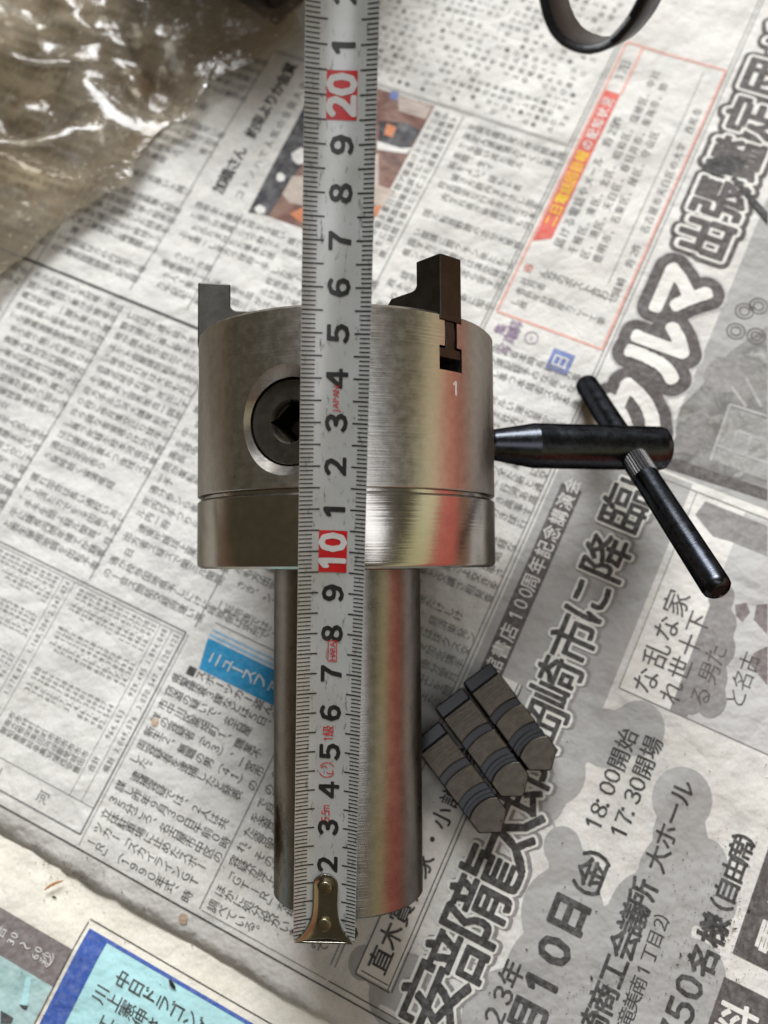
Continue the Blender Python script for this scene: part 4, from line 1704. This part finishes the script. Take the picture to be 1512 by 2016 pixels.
def bag_film(name, parent, seed, lift, top, grow):
    seg = [(bw[i], bw[i + 1]) for i in range(len(bw) - 1)]
    xs = np.arange(-0.34, -0.02, 0.0017)
    ys = np.arange(0.00, 0.34, 0.0017)
    ok = {}
    vid = {}
    vs = []
    for i, x in enumerate(xs):
        for j, y in enumerate(ys):
            P = np.array([x, y])
            best, sgn, nd = 9, 1, None
            for A, B in seg:
                ab = B - A
                t = min(1, max(0, (P - A) @ ab / (ab @ ab)))
                dv = P - (A + ab * t)
                d = math.hypot(*dv)
                if d < best:
                    best = d
                    nd = dv
                    sgn = 1 if ab[0] * (P - A)[1] - ab[1] * (P - A)[0] > 0 else -1
            sdv = best * sgn + grow + 0.004 * noise.noise(Vector((x * 70, y * 70, seed)))
            if sdv < -0.0026 or best * sgn > 0.19:
                continue
            if sdv < 0 and best > 1e-6:
                x_, y_ = x + nd[0] / best * sdv * sgn * -1, y + nd[1] / best * sdv * sgn * -1
                sdv = 0.0
            else:
                x_, y_ = x, y
            e = sst(np.array([sdv / 0.075]))[0]
            e0 = sst(np.array([sdv / 0.02]))[0]
            q = Vector((x * 16, y * 16, seed * 3.1))
            wv = Vector((noise.noise(q * 1.3 + Vector((9, 0, 0))), noise.noise(q * 1.3 + Vector((0, 7, 0))), 0))
            fold = 0.0
            for (dx, dy, fr, ph_, am) in FOLDS[seed]:
                tpos = (x * dx + y * dy) * fr + ph_ + 0.9 * wv.x * (1 if dx > 0 else -1) + 0.7 * wv.y
                tri = abs((tpos % 1.0) * 2 - 1) * 2 - 1
                fold += am * (0.55 * tri + 0.45 * math.sin(tri * 1.5708))
            f3 = 1 - abs(noise.noise(q * 4.3 + wv * .5)) * 2.0
            z = lift + top * e * (0.6 + 0.5 * noise.noise(q * 0.5)) + (0.15 + 0.85 * e0) * (fold + 0.0008 * f3) * (0.35 + 0.65 * e)
            vid[(i, j)] = len(vs)
            vs.append((x_ + wv.x * 0.004, y_ + wv.y * 0.004, max(0.0008 + lift * .3, z)))
    t = []
    for (i, j), a in vid.items():
        b, c, d = vid.get((i + 1, j)), vid.get((i + 1, j + 1)), vid.get((i, j + 1))
        if b is not None and c is not None and d is not None:
            t += [(a, b, c), (a, c, d)]
    me = mesh_np(name, vs, t)
    me.polygons.foreach_set('use_smooth', [True] * len(me.polygons))
    o = link(name, me, m_bag, parent)
    o.matrix_parent_inverse = parent.matrix_world.inverted()
    return o


bag = thing('plastic_bag', 'crumpled dirty clear plastic bag lying on the newspaper at the upper left', 'plastic bag', Matrix.Translation((-0.16, 0.13, 0)))
bag_film('upper_film', bag, 1.7, 0.006, 0.022, 0.0)
bag_film('lower_film', bag, 8.3, 0.001, 0.009, -0.006)

# ------------------------------------------------------------------ dark box at the top edge of the view
m_box = plain('dark_brown_board', (0.014, 0.0085, 0.005), 0.6, var=0.3, scale=60.0)
c0 = on_paper(545, 52)
c1 = on_paper(127, -226)
e1 = (c0 - c1).normalized()
e2 = Vector((-e1.y, e1.x, 0))
m = Matrix(((e1.x, e2.x, 0, c0.x), (e1.y, e2.y, 0, c0.y), (0, 0, 1, -0.0004), (0, 0, 0, 1)))
boxo = thing('dark_box', 'dark brown box standing in shadow at the top edge behind the tape', 'box', m)
bm = bmesh.new()
bmesh.ops.create_cube(bm, size=1.0, matrix=Matrix.Translation((-5.0, 4.5, 2.1)) @ Matrix.Diagonal((10.0, 9.0, 4.2, 1)))
o = link('tray', bm_mesh('tray', bm), m_box, boxo)
bevel(o, 0.0012, 2)
bm = bmesh.new()
bmesh.ops.create_cube(bm, size=1.0, matrix=Matrix.Translation((-5.0, 4.5, 5.0)) @ Matrix.Diagonal((10.24, 9.24, 1.6, 1)))
o = link('lid', bm_mesh('lid', bm), m_box, boxo)
bevel(o, 0.0012, 2)

# ------------------------------------------------------------------ small litter on the newspaper
m_spl = plain('splinter_wood', (0.36, 0.17, 0.06), 0.55, scale=900.0)
m_chip = plain('dark_chip', (0.02, 0.016, 0.014), 0.5, scale=900.0)


def sliver(name, label, cat_, mat, a, b, r, h, bend=0.0):
    A, B = on_paper(*a), on_paper(*b)
    d = B - A
    L = d.length
    d.normalize()
    y = Vector((0, 0, 1)).cross(d)
    bm = bmesh.new()
    prev = None
    n = 8
    for k in range(n + 1):
        t = k / n
        rr = r * (0.35 + 1.1 * math.sin(math.pi * min(.95, t * .8 + .12))) * (1 + .25 * noise.noise(Vector((k * 1.3, r * 900, 1))))
        c = Vector((L * t, bend * math.sin(math.pi * t), h + 0.0002 * math.sin(t * 5)))
        ring = [bm.verts.new(c + Vector((0, math.cos(q_) * rr, math.sin(q_) * rr * 0.7))) for q_ in [6.2832 * j / 7 for j in range(7)]]
        if prev:
            for j in range(7):
                bm.faces.new((prev[j], prev[(j + 1) % 7], ring[(j + 1) % 7], ring[j]))
        else:
            bm.faces.new(ring[::-1])
        prev = ring
    bm.faces.new(prev)
    o = link(name, bm_mesh(name, bm, 40, scale=1), mat)
    o.matrix_world = Matrix(((d.x, y.x, 0, A.x), (d.y, y.y, 0, A.y), (0, 0, 1, 0), (0, 0, 0, 1)))
    tag(o, label, cat_)
    return o


sliver('wood_splinter', 'orange-brown wood splinter by the torn newspaper edge at the left', 'splinter', m_spl, (85, 1753), (121, 1735), 0.00032, -0.0010, 0.0004)
sliver('black_chip', 'small black chip above the pale blue panel on the cream sheet', 'chip', m_chip, (332, 1930), (343, 1948), 0.00038, -0.0007)

r = random.Random(21)
vs, ts = [], []


def fleck(x, y, s):
    P = on_paper(x, y)
    uv = np.array([pix(x, y)])
    z = (height_a(uv) if uv[0, 0] > EDGE_U else height_b(uv))[0] + 0.0006
    n = r.randint(3, 5)
    a0 = r.random() * 6.28
    k0 = len(vs)
    st = 1 + r.random() * 2.0
    for k in range(n):
        a = a0 + 6.2832 * k / n
        q = Vector((math.cos(a) * s * st, math.sin(a) * s)) * (0.6 + 0.6 * r.random())
        vs.append((P.x + q.x * math.cos(a0) - q.y * math.sin(a0), P.y + q.x * math.sin(a0) + q.y * math.cos(a0), z))
    vs.append((P.x, P.y, z + s * 0.5))
    for k in range(n):
        ts.append((k0 + k, k0 + (k + 1) % n, k0 + n))


for _ in range(520):
    fleck(r.gauss(1420, 60), r.gauss(1820, 75), 0.00009 + 0.00012 * r.random() ** 3)
for _ in range(260):
    fleck(r.uniform(850, 1512), r.uniform(1450, 2016), 0.00008 + 0.00015 * r.random() ** 4)
for _ in range(140):
    fleck(r.gauss(120, 70), r.gauss(1720, 25), 0.00008 + 0.00013 * r.random() ** 3)
for _ in range(120):
    fleck(r.uniform(0, 560), r.uniform(1680, 2000), 0.00007 + 0.00012 * r.random() ** 4)
for _ in range(60):
    fleck(r.gauss(1150, 40), r.gauss(1960, 30), 0.00009 + 0.0001 * r.random())
for x, y, s in ((1475, 1793, .00045), (1447, 1829, .00035), (935, 1896, .0003), (1082, 1882, .00025), (100, 1768, .0004), (280, 1790, .0002), (1340, 1880, .0003), (960, 1990, .0002), (1165, 1925, .0005)):
    fleck(x, y, s)
o = link('dirt_flecks', mesh_np('dirt_flecks', vs, ts), m_chip)
tag(o, 'dark dirt flecks and filings scattered on the newspaper', 'dirt', kind='stuff')

# ------------------------------------------------------------------ unseen crates, added to mirror coloured stripes in the steel


def crate(name, label, mat, loc, size, cat_):
    root = thing(name, label, cat_, Matrix.Translation(loc) @ Matrix.Rotation(math.radians(-35), 4, 'Z'))
    sx, sy, sz = size
    bm = bmesh.new()
    for (cx_, cy_, dx, dy) in ((0, -sy / 2, sx, .006), (0, sy / 2, sx, .006), (-sx / 2, 0, .006, sy), (sx / 2, 0, .006, sy)):
        bmesh.ops.create_cube(bm, size=1, matrix=Matrix.Translation((cx_, cy_, sz / 2)) @ Matrix.Diagonal((dx, dy, sz - .002, 1)))
    bmesh.ops.create_cube(bm, size=1, matrix=Matrix.Translation((0, 0, .004)) @ Matrix.Diagonal((sx - .02, sy - .02, .006, 1)))
    link('crate_wall', bm_mesh('crate_wall', bm, scale=1), mat, root)
    bm = bmesh.new()
    for (cx_, cy_, dx, dy) in ((0, -sy / 2, sx + .03, .022), (0, sy / 2, sx + .03, .022), (-sx / 2, 0, .022, sy - .023), (sx / 2, 0, .022, sy - .023)):
        bmesh.ops.create_cube(bm, size=1, matrix=Matrix.Translation((cx_, cy_, sz - .012)) @ Matrix.Diagonal((dx, dy, .02, 1)))
    o = link('rim', bm_mesh('rim', bm, scale=1), mat, root)
    return root


m_rc = plain('red_plastic', (0.58, 0.12, 0.09), 0.5, var=0.1, bump=0)
m_yc = plain('yellow_plastic', (0.60, 0.58, 0.31), 0.5, var=0.1, bump=0)
crate('added_crate', 'unseen red crate added at the right to mirror as the red stripe on the chuck', m_rc, (0.593, -0.136, -0.0046), (0.30, 1.1, 0.195), 'crate')
crate('added_crate', 'unseen yellow crate added on the red one to mirror as the yellow stripe on the chuck', m_yc, (0.593, -0.136, 0.1905), (0.30, 1.1, 0.185), 'crate')
